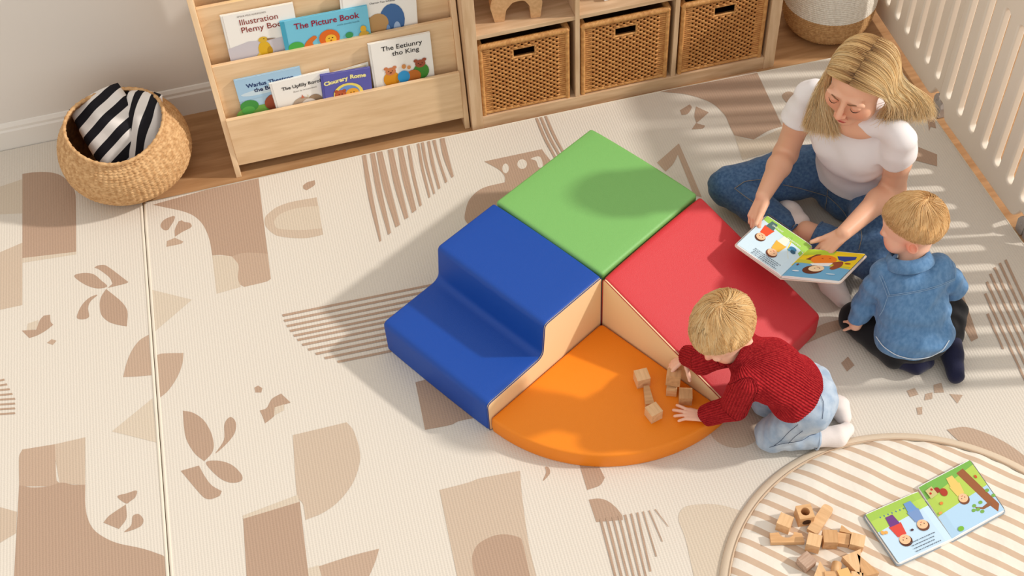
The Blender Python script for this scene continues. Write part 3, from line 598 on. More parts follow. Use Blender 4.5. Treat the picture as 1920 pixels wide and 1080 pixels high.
def stripe_mat(name, c1, c2, scale, rot, coord='Object', dist=0, edge=.5, extra=None, rough=.8, bump=.15):
    m = mat(name, c1, rough, spec=.2); n = m.node_tree; L = n.links.new; b = n.nodes['Principled BSDF']; t = n.nodes.new('ShaderNodeTexCoord'); mp = n.nodes.new('ShaderNodeMapping')
    mp.inputs['Rotation'].default_value = rot; L(t.outputs[coord], mp.inputs['Vector']); w = n.nodes.new('ShaderNodeTexWave'); w.inputs['Scale'].default_value = scale; w.inputs['Distortion'].default_value = dist; w.inputs['Detail Scale'].default_value = 1.0; w.inputs['Detail'].default_value = 0
    L(mp.outputs['Vector'], w.inputs['Vector']); r = n.nodes.new('ShaderNodeValToRGB'); r.color_ramp.interpolation = 'LINEAR'; L(w.outputs['Fac'], r.inputs['Fac'])
    e = r.color_ramp.elements; e[0].position = edge-.02; e[0].color = (*lin(c1), 1); e[1].position = edge+.02; e[1].color = (*lin(c2), 1); L(r.outputs['Color'], b.inputs['Base Color'])
    ns = n.nodes.new('ShaderNodeTexNoise'); ns.inputs['Scale'].default_value = 30; L(t.outputs[coord], ns.inputs['Vector']); bp = n.nodes.new('ShaderNodeBump'); bp.inputs['Strength'].default_value = bump; bp.inputs['Distance'].default_value = .01; L(ns.outputs['Fac'], bp.inputs['Height']); L(bp.outputs['Normal'], b.inputs['Normal'])
    return m
BW = stripe_mat('black_white_ticking', (232, 226, 222), (28, 26, 32), 5.2, (0, 0, 1.28)); BW2 = stripe_mat('black_white_ticking_steep', (232, 226, 222), (28, 26, 32), 5.2, (0, 0, .16))
def cushion(label, loc, R, w, h, th, m):
    root = thing('cushion', label, 'cushion', loc, 0, 'striped cushions in the round basket')
    n = 28; mb = MB().use(m, True)
    for s in (1, -1):
        G_ = []
        for i in range(n+1):
            rw = []
            for k in range(n+1):
                a, b = -1+2*i/n, -1+2*k/n; px = a*w/2*(1-.07*b*b*abs(a)); py = b*h/2*(1-.07*a*a*abs(b))
                z = th/2*((1-a*a)*(1-b*b))**.42*(1+.12*math.sin(5*a+3*b)+.07*math.sin(11*a*b+2)); rw.append((px, py, s*z))
            G_.append(rw)
        mb.grid(np.array(G_)[::s])
    o = mb.build('fabric_cover', root, world=False); rr = R.to_4x4(); o.matrix_basis = rr
    return root
def basis(xa, ya):
    x = Vector(xa).normalized(); y = Vector(ya); y = (y-x*y.dot(x)).normalized(); z = x.cross(y); return Matrix((x, y, z)).transposed()
cushion('black and white striped cushion at the back of the round basket', (-1.340, 1.140, .190), basis((1, .12, .30), (.16, .78, .80)), .20, .27, .08, BW)
cushion('black and white striped cushion at the right front of the round basket', (-1.247, 1.105, .190), basis((.80, -.55, .12), (.40, .62, .78)), .15, .27, .07, BW2)

# ---------------------------------------------------------------- rope basket behind
JU = mat('jute_rope', (200, 158, 108), .8, rgb2=(172, 128, 82), nscale=90); WHR = mat('white_rope', (236, 230, 220), .8, rgb2=(220, 212, 200), nscale=90)
rb = thing('rope_basket', 'two-tone rope basket, white above jute, in the corner behind the woman', 'basket', (1.232, 1.150, ZF))
for nm, m, k0, k1 in (('lower_body', JU, 0, 15), ('upper_body', WHR, 15, 42)):
    mb = MB().use(m, True); rows = []
    for s in np.linspace(k0, k1, (k1-k0)*6+1):
        z = s*.0082; r = .155*(1-.28*math.exp(-z/.022))+.010*math.sin(min(z/.3, 1)*PI); rw = []
        th_ = np.linspace(0, 2*PI, 360, endpoint=False)
        d = abs(math.sin(PI*s))**.6*.0035*(1+.35*np.sin(th_*90+int(s)*1.5))
        rows.append([( .0+(r+dd)*math.cos(t), (r+dd)*math.sin(t), z+.001) for t, dd in zip(th_, d)])
    mb.grid(np.array(rows), closed_u=True); mb.build(nm, rb, world=False)

# ---------------------------------------------------------------- plastic play gate
GP = mat('gate_plastic', (238, 228, 214), .35, spec=.45); GPn = mat('gate_grey_plastic', (176, 170, 166), .45)
def gate_panel(label, p0, p1, ns=7, lift=0):
    A, B = Vector((p0[0], p0[1], 0)), Vector((p1[0], p1[1], 0)); L_ = (B-A).length; ex = (B-A).normalized(); nrm = Vector((-ex.y, ex.x, 0))   # inner face looks into the room
    root = thing('gate_panel', label, 'play gate', tuple((A+B)/2+Vector((0, 0, ZF))), 0, 'panels of the white play gate')
    H = .695; z0 = .020+ZF*0; out = round_poly([(0.012, z0+.05), (.045, z0+.05), (.07, z0), (L_-.07, z0), (L_-.045, z0+.05), (L_-.012, z0+.05), (L_-.012, H), (0.012, H)], [.006, .02, .02, .02, .02, .006, .03, .03], 5)
    polys = [[(p.x, p.y) for p in out]]
    pitch = .083; s0 = (L_-pitch*(ns-1))/2
    for k in range(ns):
        c = s0+pitch*k; r = .0215; polys.append(ell(c, .092+r, r, r, 14, PI, 2*PI)+ell(c, .600-r, r, r, 14, 0, PI))
    V, F = curve_mesh(polys, extrude=.0082, bevel=.0062)
    mb = MB().use(GP, True); mb.add([A+ex*v.x+Vector((0, 0, v.y))-nrm*(v.z)+nrm*(-.0115) for v in V], F)
    o = mb.build('frame', root)
    m = o.modifiers.new('wn', 'WEIGHTED_NORMAL')
    for p in o.data.polygons: p.use_smooth = True
    o.data.set_sharp_from_angle(angle=.7) if hasattr(o.data, 'set_sharp_from_angle') else None
    for q in (A+ex*.018, B-ex*.018):
        mb = MB().use(GPn, True); c = q-nrm*.0115
        P = round_poly([(-.016, 0), (.016, 0), (.019, .06), (.010, .085), (-.010, .085), (-.019, .06)], .008, 4); n = len(P)
        Va = [c+ex*p.x+nrm*.014+Vector((0, 0, ZF+p.y*.78)) for p in P]; Vb = [v-nrm*.028 for v in Va]
        mb.add(Va+Vb, [tuple(range(n)), tuple(range(n, 2*n))[::-1]]+[(i, (i+1) % n, n+(i+1) % n, n+i) for i in range(n)], False)
        hf_ = mb.build('hinge_foot', root); hf_['label'] = 'grey plastic hinge foot'; mb = MB().use(GPn, True); mb.tube([c+nrm*.0135+Vector((0, 0, .028)), c+nrm*.017+Vector((0, 0, .028))], .006, 12, smooth=False); mb.build('bolt', hf_)
    return root
gate_panel('white slatted gate panel in the far corner, beside the rope basket', (1.402, .592), (1.425, 1.20))
gate_panel('white slatted gate panel right behind the woman, filling the right edge', (1.390, -.006), (1.390, .594))
gate_panel('white slatted gate panel nearest the viewer, its foot at the right edge', (1.392, -.608), (1.392, -.008))

# ---------------------------------------------------------------- round striped floor cushion mat
rc = Vector((.5332, -1.0962, 0)); rr_ = .5332
d_ = (at(1800, 978, 0)-at(1600, 885, 0)); sa = math.atan2(d_.y, d_.x)
ST = stripe_mat('cream_brown_ticking', (232, 225, 214), (203, 178, 155), 6.9, (0, 0, -(sa+PI/2)), dist=.4, edge=.66, bump=.25, rough=.85)
rm = thing('round_mat', 'round padded mat with cream and tan stripes, in the lower right corner', 'floor cushion', tuple(rc))
mb = MB().use(ST, True); rows = []
def puff(r, t):
    e = rr_-.022-r
    if e < 0: return .004
    return .008+.014*(1-math.exp(-e/.02))+.0022*math.sin(9*r*math.cos(t)*4+1)*math.sin(7*r*math.sin(t)*5)+ .0016*math.sin(t*46)*math.exp(-e/.03)
for r in list(np.linspace(.004, rr_-.08, 34))+list(np.linspace(rr_-.075, rr_-.02, 18)): rows.append([(r*math.cos(t), r*math.sin(t), puff(r, t)) for t in np.linspace(0, 2*PI, 280, endpoint=False)])
mb.grid(np.array(rows), closed_u=True); n = 280; mb.add(rows[0], [tuple(range(n))]); mb.build('quilted_top', rm, world=False)
TB = mat('tan_border', (214, 196, 174), .8, bump=.3, bscale=500)
mb = MB().use(TB, True); rows = []
for r, z in ((rr_-.024, .009), (rr_-.020, .0125), (rr_-.010, .0115), (rr_+.001, .0085), (rr_+.004, .004), (rr_+.003, .0008)): rows.append([(r*math.cos(t), r*math.sin(t), z) for t in np.linspace(0, 2*PI, 240, endpoint=False)])
mb.grid(np.array(rows), closed_u=True); mb.build('border', rm, world=False)
mb = MB().use(mat('tan_piping', (200, 175, 150), .8), True); mb.tube([((rr_-.021)*math.cos(t), (rr_-.021)*math.sin(t), .0125) for t in np.linspace(0, 2*PI, 240, endpoint=False)], .0026, 6, closed=True); mb.build('piping', rm, world=False)
ZR = .0235

# ---------------------------------------------------------------- wooden building blocks
BE = [wood('beech_a', (226, 182, 134), (206, 160, 112), 'x', 9), wood('beech_b', (232, 192, 146), (214, 172, 126), 'y', 9), wood('beech_c', (214, 168, 120), (192, 146, 100), 'y', 9), wood('walnut_grey', (200, 172, 152), (170, 138, 118), 'x', 14)]
def toy_block(label, poly, h, loc, rz, m, group, tiltM=None, name='wooden_block', hole=None):
    V, F = curve_mesh([[(p[0], p[1]) for p in P_] for P_ in ([poly]+(hole or []))], extrude=h/2)
    mb = MB().use(m); mb.add([(v.x, v.y, v.z+h/2) for v in V], F)
    o = mb.build(name, bevel=.0014); R = Matrix.Rotation(rz, 4, 'Z')
    if tiltM is not None: R = R @ tiltM.to_4x4()
    o.matrix_basis = Matrix.Translation(loc) @ R
    tag(o, label, 'toy block', group); return o
def sq(a, b=None): b = b or a; return [(-a/2, -b/2), (a/2, -b/2), (a/2, b/2), (-a/2, b/2)]
def ang(p, q, z): a, b = at(*p, z), at(*q, z); return math.atan2(b.y-a.y, b.x-a.x)
GR1 = 'wooden blocks on the round mat'; s4 = .036
def pos(u, v, ztop, zbase): p = at(u, v, ztop); return (p.x, p.y, zbase)
zt = ZR+s4
toy_block('beech cube left of the cube with round holes', sq(s4), s4, pos(1472.5, 975, zt, ZR), ang((1464,961),(1489,971), zt), BE[1], GR1)
o = toy_block('beech cube with round holes bored through its faces, topmost of the pile', sq(.041), .041, pos(1510, 959, ZR+.041, ZR), ang((1500,974),(1529,969), zt), BE[0], GR1, hole=[ell(0, 0, .012, .012, 20)[::-1]])
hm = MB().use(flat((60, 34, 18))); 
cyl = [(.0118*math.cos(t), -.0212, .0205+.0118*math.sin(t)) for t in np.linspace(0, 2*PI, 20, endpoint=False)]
hm.add(cyl, [tuple(range(20))]); hm.build('side_hole_shade', o, world=False)['label'] = 'dark disc painted as the shade in a side hole'  # no hole cut here: a dark disc on the face paints its inner shade
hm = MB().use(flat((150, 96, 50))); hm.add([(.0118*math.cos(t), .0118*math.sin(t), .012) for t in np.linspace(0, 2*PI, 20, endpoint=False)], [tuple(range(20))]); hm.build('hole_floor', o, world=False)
toy_block('flat beech plank with a rounded end, right of the cube with holes', round_poly(sq(.095, .030), [.002, .012, .012, .002], 5), .016, pos(1539, 972, ZR+.016, ZR), ang((1527,991),(1551,955), ZR+.016), BE[1], GR1)
toy_block('beech bridge block with a round cut-out, lying below the leftmost cube', [(-.044, -.014), (.044, -.014), (.040, .012), (.022, .016)]+ell(0, .017, .020, .017, 10, 0, -PI)+[(-.024, .016), (-.044, .014)], .014, pos(1476, 1008, ZR+.014, ZR), ang((1447,1021),(1508,1020), ZR+.014), BE[0], GR1)
toy_block('beech cube at the centre of the pile, right end of the bridge block', sq(s4), s4, pos(1527, 1012, zt, ZR), ang((1517,998),(1543,1005), zt), BE[1], GR1)
toy_block('beech cube with fine grain, right of the pile centre', sq(s4*1.04), s4, pos(1557.5, 1005, zt, ZR), ang((1545,1018),(1572,1019), zt), BE[2], GR1)
toy_block('flat notched beech block between two cubes', [(-.018, -.014), (.014, -.014), (.016, .018), (-.018, .018)], .018, pos(1582, 1011, ZR+.018, ZR), ang((1572,1022),(1592,1025), ZR+.018), BE[0], GR1)
toy_block('small beech wedge behind the notched block', [(-.016, -.008), (.022, -.010), (-.012, .012)], .016, pos(1586, 993, ZR+.016, ZR), ang((1572,995),(1600,1000), ZR+.016), BE[0], GR1)
toy_block('beech cube at the right end of the pile', sq(s4), s4*.75, pos(1608.5, 1012, ZR+s4*.75, ZR), ang((1594,1025),(1621,1032), ZR+.027), BE[1], GR1)
toy_block('greyish cube lying apart below the pile', sq(s4), s4*.75, pos(1513, 1049, ZR+s4*.75, ZR), ang((1514,1067),(1532,1053), ZR+.027), BE[3], GR1)
toy_block('beech triangular block leaning at the lower edge, left of the half cylinder', [(-.030, -.018), (.022, -.018), (.022, .030)], .022, pos(1534, 1075, ZR+.022, ZR), .1, BE[1], GR1)
cy = MB().use(BE[0], True); cy.tube([(-.02, 0, .0125), (.02, 0, .0125)], .0125, 20, smooth=True); c_ = cy.build('wooden_cylinder'); p = at(1568, 1066, ZR+.02); c_.matrix_basis = Matrix.Translation((p.x, p.y, ZR)) @ Matrix.Rotation(1.0, 4, 'Z'); tag(c_, 'small beech cylinder lying among blocks at the lower edge', 'toy block', GR1)
toy_block('long beech wedge pointing up, near the lower edge', [(-.026, .014), (.008, -.040), (.026, .034)], .024, pos(1600, 1052, ZR+.024, ZR), ang((1583,1049),(1615,1038), ZR+.024)-.3, BE[1], GR1)
toy_block('darker beech triangle at the right of the long wedge', [(-.022, -.022), (.024, -.030), (.002, .040)], .024, pos(1622, 1062, ZR+.024, ZR), .15, BE[2], GR1)
toy_block('beech cube at the lower edge, left of the amber one', sq(.030), .026, pos(1558, 1081, ZR+.026, ZR), -.3, BE[0], GR1)
toy_block('amber-toned cube cut by the lower edge', sq(.030), .030, pos(1584, 1076, ZR+.03, ZR), .0, mat('beech_amber', (232, 182, 116), .5), GR1)
toy_block('pale cube cut by the lower edge, right of the amber one', sq(.030), .024, pos(1607, 1082, ZR+.024, ZR), -.5, BE[1], GR1)
GR2 = 'wooden blocks on the orange pad'; zo = BHO+.0005; zt = zo+.040
toy_block('beech cube with faint round mark, leftmost on the orange pad', sq(.039), .037, pos(1204, 702, zo+.037, zo), ang((1196,717),(1222,711), zt), BE[1], GR2)
p = at(1215, 738, zo+.02)
toy_block('tapered beech plank between the two left cubes on orange', round_poly([(-.034, -.013), (.030, -.008), (.030, .008), (-.034, .013)], .003, 3), .018, (p.x, p.y, zo), ang((1216,756),(1209,720), zo+.02)+0, BE[2], GR2)
toy_block('beech cube with bold grain, lowest of the blocks on orange', sq(.037), .036, pos(1226, 767, zo+.036, zo), ang((1223,776),(1246,764), zt), BE[1], GR2)
toy_block('beech cube beside the child hand on the orange pad', sq(.037), .034, pos(1286, 737, zo+.034, zo), ang((1272,747),(1299,748), zt), BE[2], GR2)
toy_block('small beech block under the block held by the child', sq(.030, .034), .026, pos(1260, 724, zo+.026, zo), ang((1249,733),(1270,735), zt), BE[0], GR2)
hb = Vector(at(1262, 706, zo+.052)); toy_block('roof-shaped beech block gripped by the child in red', [(-.020, -.016), (.020, -.016), (.020, .014), (0, .022), (-.020, .014)], .040, (hb.x, hb.y-.004, zo+.030), ang((1250,712),(1279,716), zt), BE[2], GR2, tiltM=Matrix.Rotation(-.15, 3, 'X'))

# ---------------------------------------------------------------- open board books
def kid(a, x, y, s, face=(238, 190, 150), hair=(90, 50, 30), body=(220, 80, 70), up=1, legs=(90, 130, 190)):
    a.poly([(x-.07*s, y-.04*s*up), (x+.07*s, y-.04*s*up), (x+.10*s, y-.24*s*up), (x-.10*s, y-.24*s*up)], body); a.poly([(x-.08*s, y-.23*s*up), (x+.08*s, y-.23*s*up), (x+.06*s, y-.40*s*up), (x-.06*s, y-.40*s*up)], legs)
    a.ell(x, y+.055*s*up, .094*s, .094*s, hair); a.ell(x, y+.03*s*up, .082*s, .080*s, face)
    for dx in (-.03, .03): a.ell(x+dx*s, y+.03*s*up, .007*s, .010*s, (60, 35, 30))
    a.ell(x, y-.005*s*up, .02*s, .006*s, (190, 90, 80))
def lines(a, x0, x1, y, n, dy, seed):
    rnd = random.Random(seed)
    for k in range(n):
        x = x0+rnd.random()*.03
        while x < x1-.03*(k % 3):
            w = .012+rnd.random()*.03; a.poly([(x, y-k*dy), (x+w, y-k*dy), (x+w, y-k*dy+.014), (x, y-k*dy+.014)], (95, 105, 120)); x += w+.012; a.k -= 1
def open_book(name, label, S0, S1, A0, A1, B0, B1, artA, artB, cover=(150, 160, 170), th=.010, curl=.0, group=None, gut=.0025):
    """S0-S1 spine; A = left page outer edge, B = right page outer edge (points in space)"""
    S0, S1, A0, A1, B0, B1 = map(Vector, (S0, S1, A0, A1, B0, B1))
    root = thing(name, label, 'book', tuple((S0+S1)/2), 0, group)
    for nm, (P, Q), (a0, a1), art, sg in (('left_page', (S0, S1), (A0, A1), artA, -1), ('right_page', (S0, S1), (B0, B1), artB, 1)):
        nv = (a0-P).cross(Q-P).normalized(); nv = nv if nv.z > 0 else -nv
        # art frame: x from outer-left to right, y from S0 side to S1 side
        O, X, Y = (a0, P-a0, a1-a0) if sg < 0 else (P, a0-P, Q-P)
        mb = MB().use(flat((250, 250, 248), .3)); n = 10; rr = .07
        out = round_poly([(0, 0), (1, 0), (1, 1), (0, 1)], [rr, 0, 0, rr] if sg < 0 else [0, rr, rr, 0], 5)
        def bend(x, y, z): 
            s = (1-x) if sg < 0 else x
            return O+X*x+Y*y+nv*(z+curl*math.sin(PI*min(1, s*1.1))-gut*math.exp(-s/.03))
        cutp = densify(out, .09); 
        V, F = curve_mesh([[(p.x, p.y) for p in cutp]])
        nn = len(cutp)
        mb.add([bend(p.x, p.y, 0) for p in cutp]+[bend(p.x, p.y, -th) for p in cutp], [(i, (i+1) % nn, nn+(i+1) % nn, nn+i) for i in range(nn)])
        mb.add([bend(v.x, v.y, -th) for v in V], F)
        G_ = [[tuple(bend(x, y, -.0004)) for y in np.linspace(.002, .998, 4)] for x in np.linspace(.03 if sg < 0 else 0, 1 if sg < 0 else .97, 14)]; mb.grid(np.array(G_), smooth=False)
        a = Art(mb, O, X, Y); a.k = 1
        ez = nv
        a.P = lambda x, y, a=a, bend=bend: bend(x, y, .0003+.00008*a.k)
        art(a); mb.build(nm, root)
        mb = MB().use(flat(cover, .35)); cc = [Vector((.5, .5))+(Vector(p)-Vector((.5, .5)))*1.035 for p in out]
        nn = len(cc); mb.add([bend(p.x, p.y, -th-.0002) for p in cc]+[bend(p.x, p.y, -th-.0024) for p in cc], [tuple(range(nn)), tuple(range(nn, 2*nn))[::-1]]+[(i, (i+1) % nn, nn+(i+1) % nn, nn+i) for i in range(nn)]); mb.build('cover_board', root)
    return root
def subdiv_bg(a, P, rgb, n=8):
    """background band split in strips so it follows the curved page"""
    x0 = min(p[0] for p in P); x1 = max(p[0] for p in P)
    a.k += 1
    ytop = lambda x: _interp(P[0:2], x); ybot = lambda x: _interp(P[3:1:-1], x)
    V = []; F = []
    for i in range(n+1):
        x = x0+(x1-x0)*i/n; V += [a.P(x, ybot(x)), a.P(x, ytop(x))]
        if i: k = 2*i; F.append((k-2, k, k+1, k-1))
    a.mb.use(flat(rgb)).add(V, F, False)
def _interp(L, x): (x0, y0), (x1, y1) = L; return y0+(y1-y0)*(x-x0)/(x1-x0)
def bookA_l(a):   # read upside down from here: sky below, grass on top
    subdiv_bg(a, [(.02, .98), (1, .98), (1, .02), (.02, .02)], (196, 222, 242)); subdiv_bg(a, [(.02, .985), (1, .985), (1, .70), (.02, .62)], (176, 206, 92)); subdiv_bg(a, [(.02, .985), (1, .985), (1, .86), (.02, .84)], (160, 196, 84))
    for i in range(9): a.ell(.2+.07*i, .84-.004*i, .012, .016, (90, 130, 150))
    kid(a, .33, .36, 1.1, body=(214, 74, 62), up=-1, legs=(110, 60, 130)); kid(a, .72, .47, 1.05, body=(120, 150, 200), up=-1, legs=(110, 150, 205), hair=(110, 65, 45)); a.ell(.52, .42, .025, .02, (80, 50, 60)); a.ell(.08, .58, .03, .04, (235, 170, 90)); a.ell(.13,.56,.03,.03,(235,170,90)); lines(a, .35, .8, .22, 4, .055, 3)
def bookA_r(a):
    subdiv_bg(a, [(.0, .98), (.985, .98), (.985, .02), (0, .02)], (176, 210, 238)); subdiv_bg(a, [(0, .985), (.985, .985), (.985, .50), (0, .42)], (178, 205, 90)); subdiv_bg(a, [(0, .985), (.985, .985), (.985, .90), (0, .74)], (120, 178, 80))
    a.poly([(.66, .90), (.80, .92), (.97, .14), (.88, .04), (.82, .20)], (150, 92, 56)); a.poly([(.86, .25), (.70, .22), (.60, .28), (.60, .25), (.70, .18), (.88, .18)], (140, 90, 60)); 
    for x, y in ((.60, .30), (.66, .16), (.55, .24), (.72, .30), (.93, .42), (.97, .30), (.62,.22)): a.ell(x, y, .035, .028, (120, 170, 80))
    kid(a, .52, .52, .95, body=(226, 196, 110), up=-1, hair=(120, 72, 45), legs=(226, 196, 110)); a.ell(.30, .72, .06, .07, (170, 60, 40)); a.ell(.22, .80, .05, .05, (150, 50, 40)); a.poly([(.06, .72), (.2, .74), (.18, .9), (.05, .88)], (200, 190, 130)); a.ell(.1, .8, .02, .02, (190, 50, 40)); a.ell(.15, .85, .02, .02, (190, 50, 40)); a.ell(.16, .58, .03, .025, (220, 130, 60)); a.ell(.06, .45, .03, .02, (230, 160, 90)); a.ell(.2, .08, .05, .04, (120, 180, 60))
    a.ell(.90,.70,.02,.03,(200,80,50))
zB = ZR+.012
open_book('board_book', 'open illustrated board book with a tree picture, lying on the round striped mat', at(1787, 1011, zB), at(1722, 912, zB), at(1684, 1058, zB), at(1620, 965, zB), at(1886, 957, zB), at(1812, 866, zB), bookA_l, bookA_r, curl=0, th=.008, group='open board books')
def bookB_l(a):
    subdiv_bg(a, [(.02, .98), (1, .98), (1, .02), (.02, .02)], (206, 228, 242)); subdiv_bg(a, [(.02, .985), (1, .985), (1, .74), (.02, .86)], (160, 206, 88)); a.poly([(.66, .82), (1, .80), (1, .34), (.86, .42), (.72, .60)], (236, 212, 70)); a.poly([(.60,.80),(.98,.62),(.98,.72),(.62,.9)],(150,196,84))
    a.text('ZWILLING', .33, .885, .008, (235, 245, 220), .02, rot=PI); a.text('WILDGANZE', .72, .83, .008, (235, 245, 220), .02, rot=PI)
    kid(a, .22, .52, 1.05, body=(226, 84, 48), up=-1, legs=(80, 110, 110)); kid(a, .58, .36, 1.1, body=(232, 180, 70), up=-1, legs=(245, 240, 225), hair=(110, 60, 40)); a.ell(.80, .66, .07, .05, (60, 130, 170)); a.ell(.84, .60, .05, .04, (50, 90, 120)); a.ell(.76,.60,.03,.03,(90,160,200)); lines(a, .30, .84, .17, 4, .042, 8)
def bookB_r(a):
    subdiv_bg(a, [(0, .98), (.985, .98), (.985, .02), (0, .02)], (112, 174, 214)); subdiv_bg(a, [(0, .985), (.985, .985), (.985, .42), (0, .56)], (240, 208, 36)); subdiv_bg(a, [(0, .985), (.5, .985), (.5, .86), (0, .76)], (180, 206, 60)); subdiv_bg(a,[(0,.62),(.95,.50),(.95,.44),(0,.5)],(206,200,60))
    a.poly([(.12, .62), (.22, .82), (.30, .84), (.26, .60)], (130, 66, 40)); a.ell(.42, .66, .22, .16, (238, 130, 34), rot=-.1); a.poly([(.56, .56), (.74, .66), (.80, .50), (.72, .36), (.64, .40), (.66, .52)], (150, 76, 44), True)
    a.poly([(.58, .82), (.90, .86), (.92, .76), (.78, .66), (.66, .70)], (46, 66, 150)); a.poly([(.26, .50), (.62, .58), (.60, .46), (.34, .42)], (240, 236, 236)); a.ell(.40, .30, .17, .15, (104, 52, 28)); a.ell(.44, .345, .13, .105, (244, 214, 176)); a.ell(.41, .35, .010, .014, (60, 35, 30)); a.ell(.49, .36, .010, .014, (60, 35, 30)); a.ell(.45, .39, .03, .008, (190, 80, 70)); a.ell(.38, .70, .016, .012, (190, 70, 30)); a.ell(.5, .72, .016, .012, (190, 70, 30)); a.ell(.86, .60, .05, .022, (150, 80, 40)); a.ell(.08, .42, .02, .03, (120, 50, 40)); a.ell(.15, .20, .06, .02, (225, 236, 244)); a.ell(.75,.2,.08,.02,(200,225,240))
open_book('board_book', 'open yellow and blue board book held by the woman above the red ramp', at(1465, 517, .238), at(1517, 466, .238), at(1379, 458, .268), at(1438, 403, .268), at(1574, 528, .262), at(1616, 474, .262), bookB_l, bookB_r, cover=(236, 214, 200), th=.007, curl=0, group='open board books')
# ---------------------------------------------------------------- people: one continuous surface per body or garment
f32 = np.float32
class Field:
    """smooth union of tapered limbs and ellipsoids on a grid, meshed as one surface"""
    def __init__(s, lo, hi, h):
        s.lo = np.array(lo, f32); s.h = h; s.n = np.ceil((np.array(hi)-np.array(lo))/h).astype(int)+1; s.D = np.full(s.n, 1.0, f32)
    def win(s, lo, hi):
        a = np.clip(np.floor((np.array(lo)-s.lo)/s.h).astype(int), 0, s.n-1); b = np.clip(np.ceil((np.array(hi)-s.lo)/s.h).astype(int)+1, 1, s.n)
        b = np.maximum(b, a+1); sl = tuple(slice(i, j) for i, j in zip(a, b))
        g = [s.lo[k]+s.h*np.arange(a[k], b[k], dtype=f32) for k in range(3)]
        return sl, g[0][:, None, None], g[1][None, :, None], g[2][None, None, :]
    def _put(s, sl, d, k, mode):
        A = s.D[sl]
        if mode == 'add': 
            h = np.clip(.5+.5*(A-d)/k, 0, 1); s.D[sl] = A+(d-A)*h-k*h*(1-h)
        else:
            h = np.clip(.5-.5*(A+d)/k, 0, 1); s.D[sl] = A+(-d-A)*h+k*h*(1-h)
    def cone(s, a, b, ra, rb, k=.01, mode='add', flat=None):
        a = np.array(a, f32); b = np.array(b, f32); pad = max(ra, rb)+2.2*k+2*s.h
        sl, X, Y, Z = s.win(np.minimum(a, b)-pad, np.maximum(a, b)+pad); ab = b-a; L = float(ab@ab)+1e-9
        px, py, pz = X-a[0], Y-a[1], Z-a[2]; t = np.clip((px*ab[0]+py*ab[1]+pz*ab[2])/L, 0, 1)
        dx, dy, dz = px-ab[0]*t, py-ab[1]*t, pz-ab[2]*t
        if flat is not None:   # squash along a direction: (vector, factor>1)
            v = np.array(flat[0], f32); v /= np.linalg.norm(v); q = dx*v[0]+dy*v[1]+dz*v[2]; m = (flat[1]-1)*q; dx, dy, dz = dx+m*v[0], dy+m*v[1], dz+m*v[2]
            d = (np.sqrt(dx*dx+dy*dy+dz*dz)-(ra+(rb-ra)*t))/(1+(flat[1]-1)*.5)
        else: d = np.sqrt(dx*dx+dy*dy+dz*dz)-(ra+(rb-ra)*t)
        s._put(sl, d, k, mode); return s
    def ell(s, c, r, R=None, k=.01, mode='add'):
        c = np.array(c, f32); r = np.array(r, f32); pad = float(r.max())+2.2*k+2*s.h; sl, X, Y, Z = s.win(c-pad, c+pad); p = (X-c[0], Y-c[1], Z-c[2])
        if R is not None: R = np.array(R, f32); q = [p[0]*R[j][0]+p[1]*R[j][1]+p[2]*R[j][2] for j in range(3)]
        else: q = p
        k0 = np.sqrt((q[0]/r[0])**2+(q[1]/r[1])**2+(q[2]/r[2])**2); k1 = np.sqrt((q[0]/r[0]**2)**2+(q[1]/r[1]**2)**2+(q[2]/r[2]**2)**2)
        s._put(sl, (k0*(k0-1)/np.maximum(k1, 1e-6)).astype(f32), k, mode); return s
    def chain(s, P, r, k=.01, mode='add', flat=None):
        for i in range(len(P)-1): s.cone(P[i], P[i+1], r[i], r[i+1], k, mode, flat)
        return s
    def cut(s, p, n, lo=None, hi=None, k=.003):
        """remove everything on the side n of the plane, inside an optional box"""
        lo = s.lo if lo is None else lo; hi = s.lo+s.h*s.n if hi is None else hi
        sl, X, Y, Z = s.win(lo, hi); n = np.array(n, f32); n /= np.linalg.norm(n); d = -((X-p[0])*n[0]+(Y-p[1])*n[1]+(Z-p[2])*n[2])
        s._put(sl, d+np.zeros_like(s.D[sl]), k, 'sub'); return s
    def limb(s, pts, r, k, end=None, hollow=0, hr=.0, lo=None, hi=None):
        """sleeve or trouser leg with a clean open end, then blended into the garment"""
        T_ = Field(s.lo, s.lo+s.h*(s.n-1), s.h); T_.n = s.n; T_.D = np.full(s.n, 1.0, f32); T_.chain(pts, r, .003)
        if end is not None:
            p, d = end; T_.cut(p, d, k=.006)
            if hollow: T_.cone(np.array(p)-np.array(d)*hollow, np.array(p)+np.array(d)*.05, hr, hr, .002, 'sub')
        A_, d_ = s.D, T_.D; h = np.clip(.5+.5*(A_-d_)/k, 0, 1); m = (A_ < 3*k) | (d_ < 3*k); s.D = np.where(m, A_+(d_-A_)*h-k*h*(1-h), np.minimum(A_, d_)).astype(f32); return s
    def fold(s, amp, waves, seed=0, mask=None):
        sl, X, Y, Z = s.win(s.lo, s.lo+s.h*s.n); rng = np.random.RandomState(seed); acc = 0
        wx = .012*np.sin(31*Y+17*Z+seed)+.008*np.sin(53*X-23*Z); wy = .012*np.sin(27*X+19*Z+2*seed)+.007*np.sin(61*Z+13*X); wz = .012*np.sin(29*Y+21*X+seed)
        for (v, lam, a) in waves:
            v = np.array(v, float); v /= np.linalg.norm(v); acc = acc+a*np.sin(2*PI/lam*((X+wx)*v[0]+(Y+wy)*v[1]+(Z+wz)*v[2])+rng.rand()*6)
        near = np.abs(s.D) < .03
        acc = np.broadcast_to(acc, s.D.shape)
        if mask is not None: acc = acc*mask(X, Y, Z)
        s.D[near] += (amp*acc)[near].astype(f32); return s
